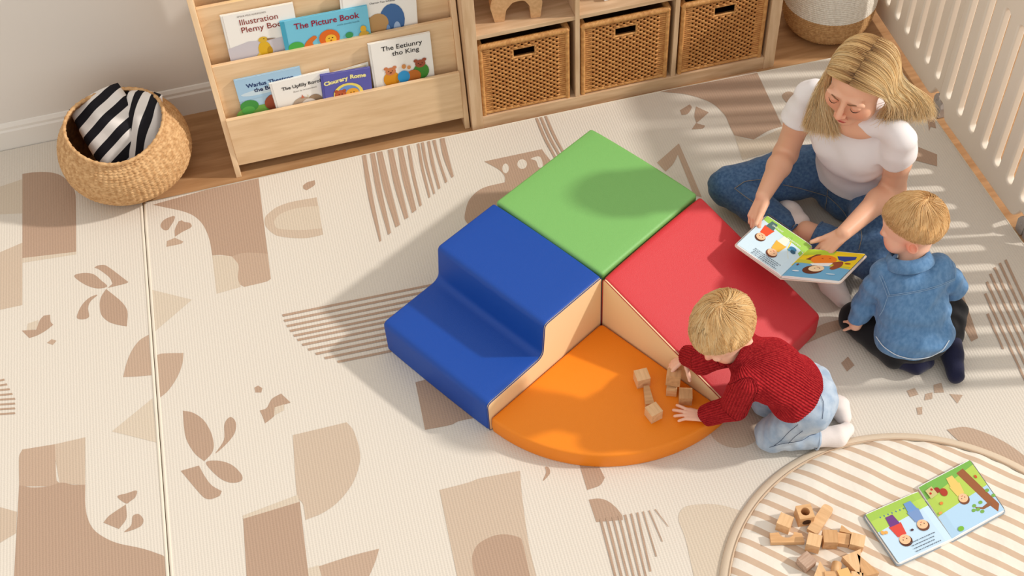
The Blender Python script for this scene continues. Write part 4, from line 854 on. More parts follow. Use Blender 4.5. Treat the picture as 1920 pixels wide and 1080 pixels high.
    def blur(s, n=1):
        for _ in range(n):
            for ax in range(3):
                D = s.D; q = D.copy(); a = [slice(None)]*3; b = [slice(None)]*3; c = [slice(None)]*3; a[ax] = slice(1, -1); b[ax] = slice(0, -2); c[ax] = slice(2, None)
                q[tuple(a)] = .5*D[tuple(a)]+.25*D[tuple(b)]+.25*D[tuple(c)]; s.D = q
        return s
    def mesh(s):
        D = s.D; S = D < 0; n = D.shape
        S[0] = S[-1] = False; S[:, 0] = S[:, -1] = False; S[:, :, 0] = S[:, :, -1] = False
        c8 = [(i, j, k) for i in (0, 1) for j in (0, 1) for k in (0, 1)]
        cnt = np.zeros([x-1 for x in n], np.int8)
        for i, j, k in c8: cnt += S[i:n[0]-1+i, j:n[1]-1+j, k:n[2]-1+k]
        act = (cnt > 0) & (cnt < 8); idx = -np.ones(act.shape, np.int64); C = np.argwhere(act); idx[act] = np.arange(len(C))
        P = np.zeros((len(C), 3)); W = np.zeros(len(C))
        vals = {c: D[C[:, 0]+c[0], C[:, 1]+c[1], C[:, 2]+c[2]].astype(float) for c in c8}
        for a in c8:
            for ax in range(3):
                if a[ax] == 0:
                    b = list(a); b[ax] = 1; b = tuple(b); va, vb = vals[a], vals[b]; m = (va < 0) != (vb < 0)
                    t = np.where(m, va/np.where(m, va-vb, 1), 0); q = np.tile(np.array(a, float), (len(C), 1)); q[:, ax] += t; P += q*m[:, None]; W += m
        P = (P/np.maximum(W, 1)[:, None]+C)*s.h+s.lo
        F = []
        for ax in range(3):
            o = [1, 1, 1]; o[ax] = 0; sl0 = [slice(1, n[k]-1) for k in range(3)]; sl0[ax] = slice(0, n[ax]-1); sl1 = list(sl0); sl1[ax] = slice(1, n[ax])
            A, B = S[tuple(sl0)], S[tuple(sl1)]; E = np.argwhere(A != B); 
            if not len(E): continue
            base = E+np.array([sl0[k].start for k in range(3)]); u, v = [k for k in range(3) if k != ax]
            def g(du, dv):
                q = base.copy(); q[:, u] -= du; q[:, v] -= dv; return idx[q[:, 0], q[:, 1], q[:, 2]]
            quad = np.stack([g(1, 1), g(0, 1), g(0, 0), g(1, 0)], 1); ins = A[E[:, 0], E[:, 1], E[:, 2]]
            if ax == 1: ins = ~ins
            quad[~ins] = quad[~ins][:, ::-1]; F.append(quad)
        return P, np.concatenate(F)
def put_mesh(name, P, F, m, parent, attrs=None, smooth_it=2, label=None):
    inv = parent.matrix_basis.inverted(); R = np.array(inv.to_3x3()); T = np.array(inv.translation)
    P = np.array(P, float)
    if smooth_it:
        E = np.concatenate([F[:, [0, 1]], F[:, [1, 2]], F[:, [2, 3]], F[:, [3, 0]]]); E = np.concatenate([E, E[:, ::-1]]); cnt = np.bincount(E[:, 0], minlength=len(P))[:, None]
        for it in range(smooth_it*2):
            Sx = np.stack([np.bincount(E[:, 0], weights=P[E[:, 1], k], minlength=len(P)) for k in range(3)], 1)/np.maximum(cnt, 1)
            P = P+(Sx-P)*(.6 if it % 2 == 0 else -.5)
    L_ = P@R.T+T; me = bpy.data.meshes.new(name); nv, nf = len(L_), len(F)
    me.vertices.add(nv); me.vertices.foreach_set('co', L_.astype(f32).ravel()); me.loops.add(nf*4); me.loops.foreach_set('vertex_index', F.astype(np.int32).ravel())
    me.polygons.add(nf); me.polygons.foreach_set('loop_start', np.arange(0, nf*4, 4, dtype=np.int32)); me.polygons.foreach_set('loop_total', np.full(nf, 4, np.int32)); me.update(calc_edges=True)
    me.polygons.foreach_set('use_smooth', np.ones(nf, bool)); me.materials.append(m)
    if attrs:
        for k, fn in attrs.items(): a = me.attributes.new(k, 'FLOAT', 'POINT'); a.data.foreach_set('value', np.asarray(fn(P), f32))
    me.validate(); o = bpy.data.objects.new(name, me); COL.objects.link(o); o.parent = parent
    if label: o['label'] = label
    return o
def frame(f, up=(0, 0, 1)):
    """columns: subject's left, forward, up"""
    f = Vector(f).normalized(); l = Vector(up).cross(f).normalized()*-1; l = -l; u = f.cross(l)*-1
    l = Vector(up).cross(f).normalized(); u = f.cross(l).normalized()
    if u.dot(Vector(up)) < 0: u = -u
    return l, f, u
def rows(l, f, u): return [tuple(l), tuple(f), tuple(u)]
# skin with lip / cheek tint carried by the body itself
def skin(name, rgb, lip=(186, 74, 70)):
    m = mat(name, rgb, .48, spec=.35, sss=.12, bump=.04, bscale=500); n = m.node_tree; L = n.links.new; b = n.nodes['Principled BSDF']
    a = n.nodes.new('ShaderNodeAttribute'); a.attribute_name = 'lip'; mx = n.nodes.new('ShaderNodeMix'); mx.data_type = 'RGBA'
    a2 = n.nodes.new('ShaderNodeAttribute'); a2.attribute_name = 'rosy'; m2 = n.nodes.new('ShaderNodeMix'); m2.data_type = 'RGBA'
    L(a2.outputs['Fac'], m2.inputs['Factor']); m2.inputs['A'].default_value = (*lin(rgb), 1); m2.inputs['B'].default_value = (*lin(tuple(int(x*y) for x, y in zip(rgb, (1, .78, .74)))), 1)
    L(a.outputs['Fac'], mx.inputs['Factor']); L(m2.outputs['Result'], mx.inputs['A']); mx.inputs['B'].default_value = (*lin(lip), 1); L(mx.outputs['Result'], b.inputs['Base Color']); return m
SKW = skin('skin_woman', (232, 180, 150)); SKC = skin('skin_child', (240, 190, 164), (214, 120, 110))
def hair_mat(name, cols, rough=.38):
    m = mat(name, (200, 160, 100), rough, spec=.5); n = m.node_tree; L = n.links.new; b = n.nodes['Principled BSDF']; a = n.nodes.new('ShaderNodeAttribute'); a.attribute_name = 'tone'
    r = n.nodes.new('ShaderNodeValToRGB'); L(a.outputs['Fac'], r.inputs['Fac']); e = r.color_ramp.elements
    while len(e) < len(cols): e.new(.5)
    for i, c in enumerate(cols): e[i].position = i/(len(cols)-1); e[i].color = (*lin(c), 1)
    L(r.outputs['Color'], b.inputs['Base Color'])
    tr = n.nodes.new('ShaderNodeBsdfTranslucent'); L(r.outputs['Color'], tr.inputs['Color']); ms = n.nodes.new('ShaderNodeMixShader'); ms.inputs[0].default_value = .18; L(b.outputs[0], ms.inputs[1]); L(tr.outputs[0], ms.inputs[2]); L(ms.outputs[0], n.nodes['Material Output'].inputs['Surface']); return m
HB = hair_mat('blond_toddler', [(196, 144, 84), (244, 200, 136), (255, 232, 184)]); HB2 = hair_mat('golden_toddler', [(188, 134, 78), (240, 194, 132), (255, 222, 168)])
HW = hair_mat('blond_woman', [(98, 70, 48), (184, 138, 86), (248, 212, 152), (255, 236, 194)])
def strands(name, S, m, parent, r=.0009, sides=3, tones=None):
    """S: array strands x points x 3 -> one mesh of fine tapered strands"""
    S = np.asarray(S, float); ns, npt = S.shape[:2]; inv = parent.matrix_basis.inverted(); S = S@np.array(inv.to_3x3()).T+np.array(inv.translation)
    T = np.gradient(S, axis=1); T /= np.linalg.norm(T, axis=2, keepdims=True)+1e-9; ref = np.array([.31, .52, .79]); U = np.cross(T, ref); U /= np.linalg.norm(U, axis=2, keepdims=True)+1e-9; W_ = np.cross(T, U)
    tp = np.linspace(0, 1, npt); rad = (r*(1-.75*tp**3))[None, :, None]
    V = np.stack([S+rad*(math.cos(2*PI*k/sides)*U+math.sin(2*PI*k/sides)*W_) for k in range(sides)], 2).reshape(-1, 3)
    b = (np.arange(ns)[:, None]*npt+np.arange(npt-1)[None, :]).reshape(-1)*sides; F = np.concatenate([np.stack([b+k, b+(k+1) % sides, b+sides+(k+1) % sides, b+sides+k], 1) for k in range(sides)])
    tn = np.repeat(np.clip(tones, 0, 1).reshape(-1), sides)
    inv2 = parent.matrix_basis; P = V@np.array(inv2.to_3x3()).T+np.array(inv2.translation)
    return put_mesh(name, P, F, m, parent, {'tone': lambda P_: tn}, smooth_it=0)
def head(B, C, l, f, u, s=1.0, child=False, ears=True):
    C = Vector(C); R = rows(l, f, u)
    p = lambda x, y, z: C+(l*x+f*y+u*z)*s
    def e(x, y, z, a, b, c, k=.012, mode='add'): B.ell(p(x, y, z), (a*s, b*s, c*s), R, k*s, mode)
    if child:
        e(0, -.008, .022, .078, .092, .080); e(0, .030, -.035, .060, .058, .056, .03); e(0, .062, -.078, .018, .018, .015, .03)
        for sx in (-1, 1):
            e(sx*.034, .050, -.042, .032, .032, .032, .02)
            if ears: e(sx*.074, -.004, -.022, .009, .018, .027, .004); e(sx*.078, -.006, -.022, .007, .010, .018, .004, 'sub')
        B.cone(p(0, .082, -.012), p(0, .092, -.034), .006*s, .009*s, .010*s)
        for sx in (-1, 1): e(sx*.030, .098, -.004, .014, .012, .011, .010, 'sub'); e(sx*.030, .074, -.006, .014, .014, .012, .003)
        e(0, .082, -.056, .018, .008, .0055, .006); e(0, .079, -.064, .015, .008, .006, .006)
    else:
        e(0, -.010, .030, .074, .094, .084); e(0, .030, -.040, .055, .055, .066, .03); e(0, .064, -.094, .020, .018, .016, .028)
        for sx in (-1, 1):
            e(sx*.040, .055, -.030, .026, .026, .030, .02); e(sx*.075, -.006, -.005, .009, .017, .030, .004); e(sx*.080, -.006, -.004, .006, .010, .020, .004, 'sub')
            e(sx*.030, .082, .026, .026, .010, .008, .012); e(sx*.045, .030, -.065, .018, .03, .018, .02)
        B.cone(p(0, .086, .016), p(0, .112, -.022), .0065*s, .0095*s, .012*s); 
        for sx in (-1, 1): e(sx*.010, .101, -.027, .007, .009, .006, .005)
        for sx in (-1, 1): e(sx*.031, .101, .007, .016, .012, .011, .010, 'sub'); e(sx*.031, .077, .005, .0145, .0145, .0125, .003)
        e(0, .094, -.052, .022, .0085, .0048, .004); e(0, .0915, -.0605, .018, .0085, .0060, .004)
        B.cone(p(-.020, .094, -.0562), p(.020, .094, -.0562), .0012*s, .0012*s, .002*s, 'sub')
    return p
def hand(B, wrist, d, n, th, sc=1.0, curls=((.2, .3, .2),)*4, thumb=(.55, .25, .2), spread=.06, tdir=None, k=.002, fr=1.0, fl_=1.0):
    """d finger direction, n the way the palm looks, th towards the thumb"""
    w = Vector(wrist); d = Vector(d).normalized(); n = Vector(n); n = (n-d*n.dot(d)).normalized(); th = Vector(th); th = (th-d*th.dot(d)-n*th.dot(n)).normalized()
    offs = (.027, .009, -.009, -.026); kl = (.084, .088, .083, .075); ln = (.070, .078, .072, .056); rad = (.0088, .0090, .0085, .0075)
    fl = (tuple(n), 1.25)
    for i in range(4):
        kn = w+(d*kl[i]+th*offs[i]-n*.002)*sc; B.cone(w+(th*offs[i]*.55)*sc, kn, .0155*sc, .0115*sc, .006*sc, flat=fl)
        a = 0; p = kn; dd0 = (d+th*spread*(1.5-i)).normalized(); r = rad[i]*sc*fr
        for j, fr_ in enumerate((.45, .30, .25)):
            a += curls[i % len(curls)][j]; q = p+(dd0*math.cos(a)+n*math.sin(a))*ln[i]*fr_*sc*fl_; B.cone(p, q, r*(1-.06*j), r*(1-.06*(j+1)), k); p = q
    B.cone(w+(d*.03+n*.004)*sc, w+(d*.06+n*.004)*sc, .020*sc, .018*sc, .008*sc, flat=fl)
    t0 = w+(d*.018+th*.020+n*.004)*sc; td = Vector(tdir).normalized() if tdir is not None else (d*.72+th*.62+n*thumb[0]).normalized()
    t1 = t0+td*.040*sc; B.cone(t0, t1, .0150*sc, .0115*sc, .008*sc); td2 = (td+d*thumb[1]+n*thumb[2]*.3).normalized() if tdir is None else td
    t2 = t1+td2*.034*sc; B.cone(t1, t2, .0105*sc*fr, .0098*sc*fr, .004*sc); td3 = (td2+d*thumb[1]*.6).normalized() if tdir is None else td
    B.cone(t2, t2+td3*.024*sc, .0098*sc*fr, .0080*sc*fr, .003*sc); return t2+td3*.024*sc
A = lambda u, v, z: Vector(at(u, v, z))
def lerp(a, b, t): return a+(b-a)*t
def cloth(name, rgb, rough=.85, bump=.35, bscale=900, rgb2=None, nscale=120, sheen=.15, stretch=(1, 1, 1), wr=.5, ws=16):
    m = mat(name, rgb, rough, bump=bump, bscale=bscale, rgb2=rgb2, nscale=nscale, sheen=sheen, spec=.15, stretch=stretch); n = m.node_tree; L = n.links.new
    t = n.nodes.new('ShaderNodeTexCoord'); v = n.nodes.new('ShaderNodeTexNoise'); v.noise_type = 'RIDGED_MULTIFRACTAL'; v.inputs['Scale'].default_value = ws; v.inputs['Detail'].default_value = 1.5; v.inputs['Distortion'].default_value = .6; L(t.outputs['Object'], v.inputs['Vector'])
    b2 = n.nodes.new('ShaderNodeBump'); b2.inputs['Strength'].default_value = wr; b2.inputs['Distance'].default_value = .007; L(v.outputs['Fac'], b2.inputs['Height'])
    ob = [x for x in n.nodes if x.type == 'BUMP' and x != b2][0]; L(b2.outputs['Normal'], ob.inputs['Normal']); return m
def blob(o, C, l, f, u, s): 
    return lambda P, x, y, z, a, b, c: np.exp(-(((P-np.array(C+(l*x+f*y+u*z)*s))@np.array(l)/(a*s))**2+((P-np.array(C+(l*x+f*y+u*z)*s))@np.array(f)/(b*s))**2+((P-np.array(C+(l*x+f*y+u*z)*s))@np.array(u)/(c*s))**2)*1.2)
def face_attrs(C, l, f, u, s, child=False):
    b = blob(None, C, l, f, u, s)
    if child: return {'lip': lambda P: np.clip(1.6*b(P, 0, .092, -.060, .018, .014, .009)-.3, 0, 1), 'rosy': lambda P: np.clip(b(P, .04, .08, -.045, .025, .04, .025)+b(P, -.04, .08, -.045, .025, .04, .025)+.9*b(P, .08, 0, -.02, .02, .03, .03)+.9*b(P, -.08, 0, -.02, .02, .03, .03)+.6*b(P, 0, .1, -.03, .014, .014, .014), 0, 1)}
    return {'lip': lambda P: np.clip(2.4*b(P, 0, .096, -.0565, .024, .016, .0090)-.5, 0, 1), 'rosy': lambda P: np.clip(.42*b(P, .042, .075, -.028, .026, .04, .024)+.42*b(P, -.042, .075, -.028, .026, .04, .024)+.7*b(P, 0, .11, -.024, .013, .014, .012)+.5*b(P, .031, .09, .0, .018, .02, .010)+.5*b(P, -.031, .09, .0, .018, .02, .010), 0, 1)}
def tube_part(name, pts, r, m, parent, n=6):
    mb = MB().use(m, True); mb.tube(pts, r, n); return mb.build(name, parent)
DN = cloth('denim_dark', (82, 113, 150), rgb2=(60, 90, 130), nscale=110); DNl = cloth('denim_light', (186, 200, 216), rgb2=(150, 170, 194), nscale=26); DNs = cloth('denim_shirt', (106, 146, 188), rgb2=(86, 128, 172), nscale=90, stretch=(1, 1, .35), wr=1.0, ws=13)
STI = mat('jean_stitch', (150, 140, 120), .8); STD = mat('dark_seam', (30, 50, 84), .9); WS = cloth('white_sock', (232, 222, 218), bump=.3, bscale=700); NAVY = cloth('navy_sock', (30, 32, 58), bump=.4, bscale=700); BLK = cloth('black_trousers', (26, 26, 30)); TEE = cloth('white_cotton', (240, 236, 238), bump=.1, rough=.8, wr=.22, ws=9)

# ---- the woman
Hc = A(1613, 152, .665); hl_, hf, hu = frame((-.74, -.58, -.24)); roll = Matrix.Rotation(math.radians(-4), 3, hf); hl_ = roll @ hl_; hu = roll @ hu
shR, shL = A(1519, 170, .525), A(1692, 254, .525); elR, elL = A(1473, 288, .27), A(1674, 352, .27); wrR, wrL = A(1431, 368, .300), A(1582, 437, .282)
neck = (shR+shL)/2+Vector((0, 0, .035)); sx_ = (shL-shR).normalized(); tf = Vector((0, 0, 1)).cross(sx_).normalized(); tf = -tf if tf.dot(Vector((-1, -1, 0))) < 0 else tf
pel = Vector((.930, .275, .125)); hipR, hipL = pel-sx_*.085+tf*.02, pel+sx_*.085+tf*.02
chest = lerp(pel, neck, .66)+tf*.004; waist = lerp(pel, neck, .34)-tf*.006
knR, knL = A(1366, 350, .105), A(1640, 492, .110); anR, anL = A(1505, 452, .075), A(1512, 432, .120)
wo = thing('person', 'blond woman in white t-shirt and blue jeans sitting cross-legged, reading a board book', 'person', (pel.x, pel.y, 0))
up = Vector((0, 0, 1)); tor = (neck-pel).normalized(); TR = rows(sx_, tf, tor.normalized())
B = Field((.40, -.30, -.01), (1.13, .50, .80), .0030)
HS = 1.06; hp = head(B, Hc, hl_, hf, hu, HS)
B.chain([neck-tor*.01, lerp(neck, Hc, .55)-hf*.015, Hc-hf*.02-hu*.03], [.052, .046, .05], .02)
B.ell(chest, (.120, .080, .15), TR, .03); B.ell(waist, (.105, .075, .12), TR, .03); B.ell(pel+up*.0, (.13, .09, .09), TR, .03); B.cone(shR-tor*.016, shL-tor*.016, .022, .022, .015); B.ell(neck-tor*.028, (.090, .060, .046), TR, .01); B.ell(neck-tor*.045+tf*.022, (.088, .052, .046), TR, .01)
for sh, el, wr in ((shR, elR, wrR), (shL, elL, wrL)):
    B.chain([sh, lerp(sh, el, .5), el, lerp(el, wr, .3), wr], [.022, .038, .036, .035, .0225], .018)
for h_, kn, an in ((hipR, knR, anR), (hipL, knL, anL)): B.chain([h_, kn, an], [.06, .045, .030], .02)
tR = hand(B, wrR+(A(1412,418,.262)-wrR)*.05, A(1411, 420, .258)-wrR, A(1440, 470, .20)-wrR+Vector((.0, 0, -.06)), A(1470, 420, .30)-wrR, .80, ((.25, .7, .5), (.35, .8, .5), (.45, .8, .5), (.5, .8, .5)), tdir=A(1419, 424, .283)-A(1437, 384, .300))
tL = hand(B, wrL, A(1535, 478, .225)-wrL, Vector((-.1, -.1, -.9)), A(1500, 420, .29)-wrL, .80, ((.25, .35, .3), (.3, .35, .3), (.35, .35, .3), (.4, .4, .3)), tdir=A(1514, 463, .262)-A(1560, 448, .280))
P, F = B.mesh(); put_mesh('body', P, F, SKW, wo, face_attrs(Hc, hl_, hf, hu, HS), 1)
# t-shirt
B = Field((.60, -.14, .10), (1.12, .50, .66), .0030)
B.ell(chest, (.142, .096, .150), TR, .03); B.ell(chest+tf*.045+sx_*.055-tor*.01, (.055, .050, .055), TR, .03); B.ell(chest+tf*.045-sx_*.055-tor*.01, (.055, .050, .055), TR, .03)
B.ell(waist+tf*.005, (.128, .094, .13), TR, .03); B.ell(pel+tor*.06, (.140, .105, .07), TR, .03); [B.cone(neck-tor*.012, q+(neck-q)*.12-tor*.010, .040, .032, .012) for q in (shR, shL)]; B.ell(neck-tor*.03, (.10, .062, .05), TR, .03)
for sh, el in ((shR, elR), (shL, elL)):
    dd = (el-sh).normalized(); c = sh+dd*.116; B.limb([sh+(neck-sh)*.12-dd*.0, sh+dd*.02, sh+dd*.07, sh+dd*.14], [.038, .043, .051, .057], .028, (c, dd), .006, .048)
B.fold(.0016, [(tuple(tor*.4+sx_), .11, .6), (tuple(tor+sx_*.5), .09, .6), (tuple(tor-sx_*.6), .13, .6), (tuple(tor+tf*.6), .055, .35)], 3)
B.ell(neck+tor*.040+tf*.042+sx_*.006, (.092, .072, .064), TR, .006, 'sub'); B.cut(pel+tor*.035, -tor+tf*.25)
P, F = B.blur(2).mesh(); shirt = put_mesh('t_shirt', P, F, TEE, wo)
def ring_on(c, ax, R1, R2, r, n=40):
    ax = Vector(ax).normalized(); a = ax.orthogonal().normalized(); b = ax.cross(a); return [c+a*R1*math.cos(t)+b*R2*math.sin(t) for t in np.linspace(0, 2*PI, n, endpoint=False)]
# jeans
B = Field((.42, -.26, -.005), (1.14, .50, .30), .0030)
B.ell(pel+up*-.01, (.148, .118, .105), TR, .03); B.ell(pel+tor*.05, (.128, .100, .06), TR, .02)
for h_, kn, an, t in ((hipR, knR, anR, .88), (hipL, knL, anL, .86)):
    c = lerp(kn, an, t); dd = (an-kn).normalized(); B.chain([h_, lerp(h_, kn, .5), kn], [.088, .079, .063], .02); B.limb([kn, lerp(kn, an, .45), lerp(kn, an, .98)], [.063, .056, .043], .012, (c, dd), .03, .036)
B.fold(.0020, [((1, .2, .1), .085, .6), ((.2, 1, .2), .075, .6), ((.7, -.7, .3), .05, .45), ((.6, .6, .5), .04, .35)], 5)
B.cut((0, 0, .001), (0, 0, -1)); P, F = B.blur(2).mesh(); jw = put_mesh('jeans', P, F, DN, wo)
jz = lambda p, r: p+Vector((0, 0, r))
def surf_line(P, pts, lift=.0012):
    """drop a polyline on the nearest visible surface points seen from above-front"""
    out = []; V = np.array([-.40, -.62, .67])
    for p in pts:
        q = P-np.array(p); t = q@V; d = np.linalg.norm(q-t[:, None]*V, axis=1); m = d < .005
        if not m.any(): continue
        out.append(Vector(p)+Vector(V)*(np.where(m, t, -9).max()+lift))
    for _ in range(6):
        if len(out) > 4: out = [out[0]]+[(out[i-1]+out[i]*2+out[i+1])/4 for i in range(1, len(out)-1)]+[out[-1]]
    return out
def seam(P, uv, z, m, parent, r=.0011, name='seam', n=26):
    K = [A(u, v, z) for u, v in uv]; pts = []
    for i in range(len(K)-1): pts += [lerp(K[i], K[i+1], t) for t in np.linspace(0, 1, max(3, n//(len(K)-1)), endpoint=False)]
    L_ = surf_line(P, pts+[K[-1]])
    if len(L_) > 3: tube_part(name, L_, r, m, parent, 5)
for uv in ([(1560,330),(1552,355),(1549,380),(1546,395)], [(1470,345),(1500,352),(1530,362),(1548,368)], [(1380,352),(1400,338),(1430,335)], [(1380,352),(1400,368),(1425,385)], [(1590,410),(1570,385),(1550,367)], [(1612,415),(1616,440),(1610,465)], [(1440,400),(1465,418),(1490,436)]): seam(P, uv, .12, STI, jw, .0010)
for kn, an, t in ((knR, anR, .875), (knL, anL, .855)):
    c = lerp(kn, an, t); tube_part('cuff', ring_on(c, an-kn, .0425, .0425, .003)+ring_on(c, an-kn, .0425, .0425, .003)[:1], .0035, DN, jw)
# socks
def sock(parent, pts, r, m, label=None):
    B = Field(tuple(np.min(np.array(pts), 0)-.05), tuple(np.max(np.array(pts), 0)+.05), .0026); B.chain(pts, r, .013); B.fold(.0007, [((1, .3, .6), .04, .6), ((.3, 1, .3), .035, .6)], 8); B.cut((0, 0, .001), (0, 0, -1))
    P, F = B.mesh(); return put_mesh('sock', P, F, m, parent, label=label)
tR_ = A(1579, 560, .032); tL_ = A(1468, 388, .055)
sock(wo, [anR+(tR_-anR)*.10, lerp(anR, tR_, .45), lerp(anR, tR_, .75), tR_], [.033, .036, .036, .027], WS); sock(wo, [lerp(anL, tL_, .30), lerp(anL, tL_, .7), tL_], [.034, .037, .030], WS)
# hair with a centre parting
rng = np.random.RandomState(4); S = []; TN = []
def on_head(x, y, z, off):
    v = Vector((x, y, z)); c0 = Vector((0, -.010, .030)); q = v-c0; rr = Vector((.074, .094, .084)); k = math.sqrt(sum((q[i]/rr[i])**2 for i in range(3))); q = q/k; q = q+q.normalized()*off; return c0+q
def wp(v): return Hc+(hl_*v.x+hf*v.y+hu*v.z)*HS
NS = 8000; npt = 18
for i in range(NS):
    side = 1 if rng.rand() < .52 else -1; p = rng.rand()**.85       # p: 0 forehead .. 1 back of the crown
    a = .22+p*1.98; lay = rng.rand(); off = .004+.012*lay
    base = Vector((0, math.cos(a+.35)*.094-.010, math.sin(a+.35)*.084+.030)) if True else None
    pts = []
    for t in (0, .16, .34, .55, .8, 1.0):   # sweep from the parting over the side of the head
        ph = t*1.75; y = base.y*math.cos(ph*.55)-.012*t*(1.2-p); z = .030+(base.z-.030)*math.cos(ph)-.005*t; x = side*.078*math.sin(ph)+side*.0007+.004*math.sin(p*3.2)*(1-t)
        pts.append(wp(on_head(x, y, z, off*min(1, t*3+.25)+.001)))
    side_p = pts[-1]
    if side < 0:   # her right, hangs forward past the face
        tip = lerp(A(1572, 250, .48), A(1514, 236, .48), min(1, p*1.1+rng.normal(0, .08))); tip += Vector((rng.normal(0, .008), rng.normal(0, .008), rng.normal(0, .014))); mid = lerp(side_p, tip, .5)+(-hl_*.020+hf*.004)*(1-.3*p)
    else:
        tip = lerp(A(1652, 222, .555), A(1742, 216, .555), min(1, p*1.05+rng.normal(0, .07))); tip += Vector((rng.normal(0, .010), rng.normal(0, .010), rng.normal(0, .010))); mid = lerp(side_p, tip, .48)+hl_*.022+Vector((0, 0, .012))
    ctl = pts+[lerp(side_p, mid, .55)+(hl_*side*.006), mid, lerp(mid, tip, .55)+Vector((0, 0, .004)), tip]
    ctl = np.array([tuple(c) for c in ctl]); ss = np.concatenate([[0], np.cumsum(np.linalg.norm(np.diff(ctl, axis=0), axis=1))]); ss /= ss[-1]
    tt = np.linspace(0, 1, npt); cv = np.stack([np.interp(tt, ss, ctl[:, k]) for k in range(3)], 1)
    for _ in range(2): cv[1:-1] = (cv[:-2]+2*cv[1:-1]+cv[2:])/4
    ph = p*24+side*3; wv = .0045*np.sin(tt*11+ph)*tt**1.4; cv += wv[:, None]*np.array(hf)[None]+(.003*np.sin(tt*14+ph*1.7+1)*tt)[:, None]*np.array(hl_)
    cv += (.0035*np.sin(tt*19+ph*2.3)*tt**1.5)[:, None]*np.array(hl_)+rng.normal(0, .0010, 3); S.append(cv)
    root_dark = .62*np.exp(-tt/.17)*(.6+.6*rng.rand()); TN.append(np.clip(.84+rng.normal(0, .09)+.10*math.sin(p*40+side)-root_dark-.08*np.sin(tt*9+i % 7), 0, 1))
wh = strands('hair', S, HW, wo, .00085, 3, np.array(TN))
B = Field(tuple(np.array(Hc)-.13), tuple(np.array(Hc)+.13), .003); HR = rows(hl_, hf, hu)
B.ell(wp(Vector((0, -.010, .030))), (.0765*HS, .0965*HS, .0865*HS), HR, .01); B.ell(wp(Vector((0, -.05, -.02))), (.062, .050, .06), HR, .02); B.cut(wp(Vector((0, .045, .052))), hf*.80-hu*.60, k=.01); B.cut(wp(Vector((0, -.03, -.06))), -hu+hf*.9, k=.01)
P, F = B.mesh(); put_mesh('scalp_hair', P, F, hair_mat('roots_blond', [(150, 112, 84), (196, 156, 116)]), wo, {'tone': lambda P: .5+.5*np.sin(P[:, 0]*400)*0}, 1)
DK = mat('lash_dark', (62, 40, 30), .7); BRW = mat('brow_brown', (132, 94, 66), .8)
for sx in (-1, 1):
    tube_part('eyelashes', [wp(Vector((sx*x, y, z))) for x, y, z in ((.019, .0885, .001), (.025, .0925, -.0015), (.031, .0935, -.0025), (.038, .091, -.0015), (.045, .085, .002))], [.0005, .0011, .0013, .0011, .0005], DK, wo)
    tube_part('eyebrow', [wp(Vector((sx*x, y, z))) for x, y, z in ((.012, .0945, .022), (.022, .0955, .0265), (.034, .0915, .0285), (.047, .080, .024))], [.0014, .0021, .0018, .0007], BRW, wo)

# ---- hair for toddlers: strands spiralling from the crown
def toddler_hair(parent, C, l, f, u, s, m, seed, n=6500, swirl=.8, side=.0, name='hair'):
    rng = np.random.RandomState(seed); ca = (u*.86-f*.50).normalized(); c1 = (f*.86+u*.50).normalized(); c2 = ca.cross(c1)     # crown axis, front axis
    rr = (.078*s, .092*s, .080*s); c0 = C+(f*-.008+u*.022)*s
    def surf(th, ph, off):
        d = ca*math.cos(th)+(c1*math.cos(ph)+c2*math.sin(ph))*math.sin(th); q = (d.dot(l)/rr[0])**2+(d.dot(f)/rr[1])**2+(d.dot(u)/rr[2])**2
        return c0+d*(1/math.sqrt(q)+off)
    S, TN = [], []; npt = 11
    for i in range(n):
        ph = rng.rand()*2*PI; fr = math.cos(ph); thm = 1.62+.05*fr-.10*fr*fr+ (-.02 if fr > 0 else .10*(-fr)) + side*(1-fr*fr); th0 = thm*math.sqrt(rng.rand())*.92; ln = .85+.45*rng.rand(); th1 = min(th0+ln, thm+.10*rng.rand()+.05)
        lay = rng.rand(); tt = np.linspace(0, 1, npt); pts = []; clump = .022*(math.sin(ph*11+th0*3+math.sin(ph*5)*2)+math.sin(ph*23+th0*5))
        for t in tt:
            th = th0+(th1-th0)*t; pp = ph+swirl*(1.4*(1-math.exp(-th*1.5))) + clump*th+.05*math.sin(t*4+ph*9)*t
            off = .0025+.005*lay*math.sin(PI*min(1, th*1.1+.1))+.0012*math.sin(ph*13+th0*7+th*3)*min(1, th)+(.0035*t*t*rng.rand() if t > .7 else 0)
            pts.append(tuple(surf(th, pp, off)))
        S.append(pts); TN.append(np.clip(.62+rng.normal(0, .17)+.07*math.sin(ph*17+th0*9)-.10*(1-tt), 0, 1))
    strands(name, S, m, parent, .00095*s, 3, np.array(TN))
    B = Field(tuple(np.array(C)-.115), tuple(np.array(C)+.115), .003); B.ell(c0, tuple(np.array(rr)+.0022), rows(l, f, u), .01); B.cut(c0+ca*(-.004), -ca+c1*.10, k=.01)
    P, F = B.mesh(); put_mesh('scalp_hair', P, F, m, parent, {'tone': lambda P: .55+.0*P[:, 0]}, 1)
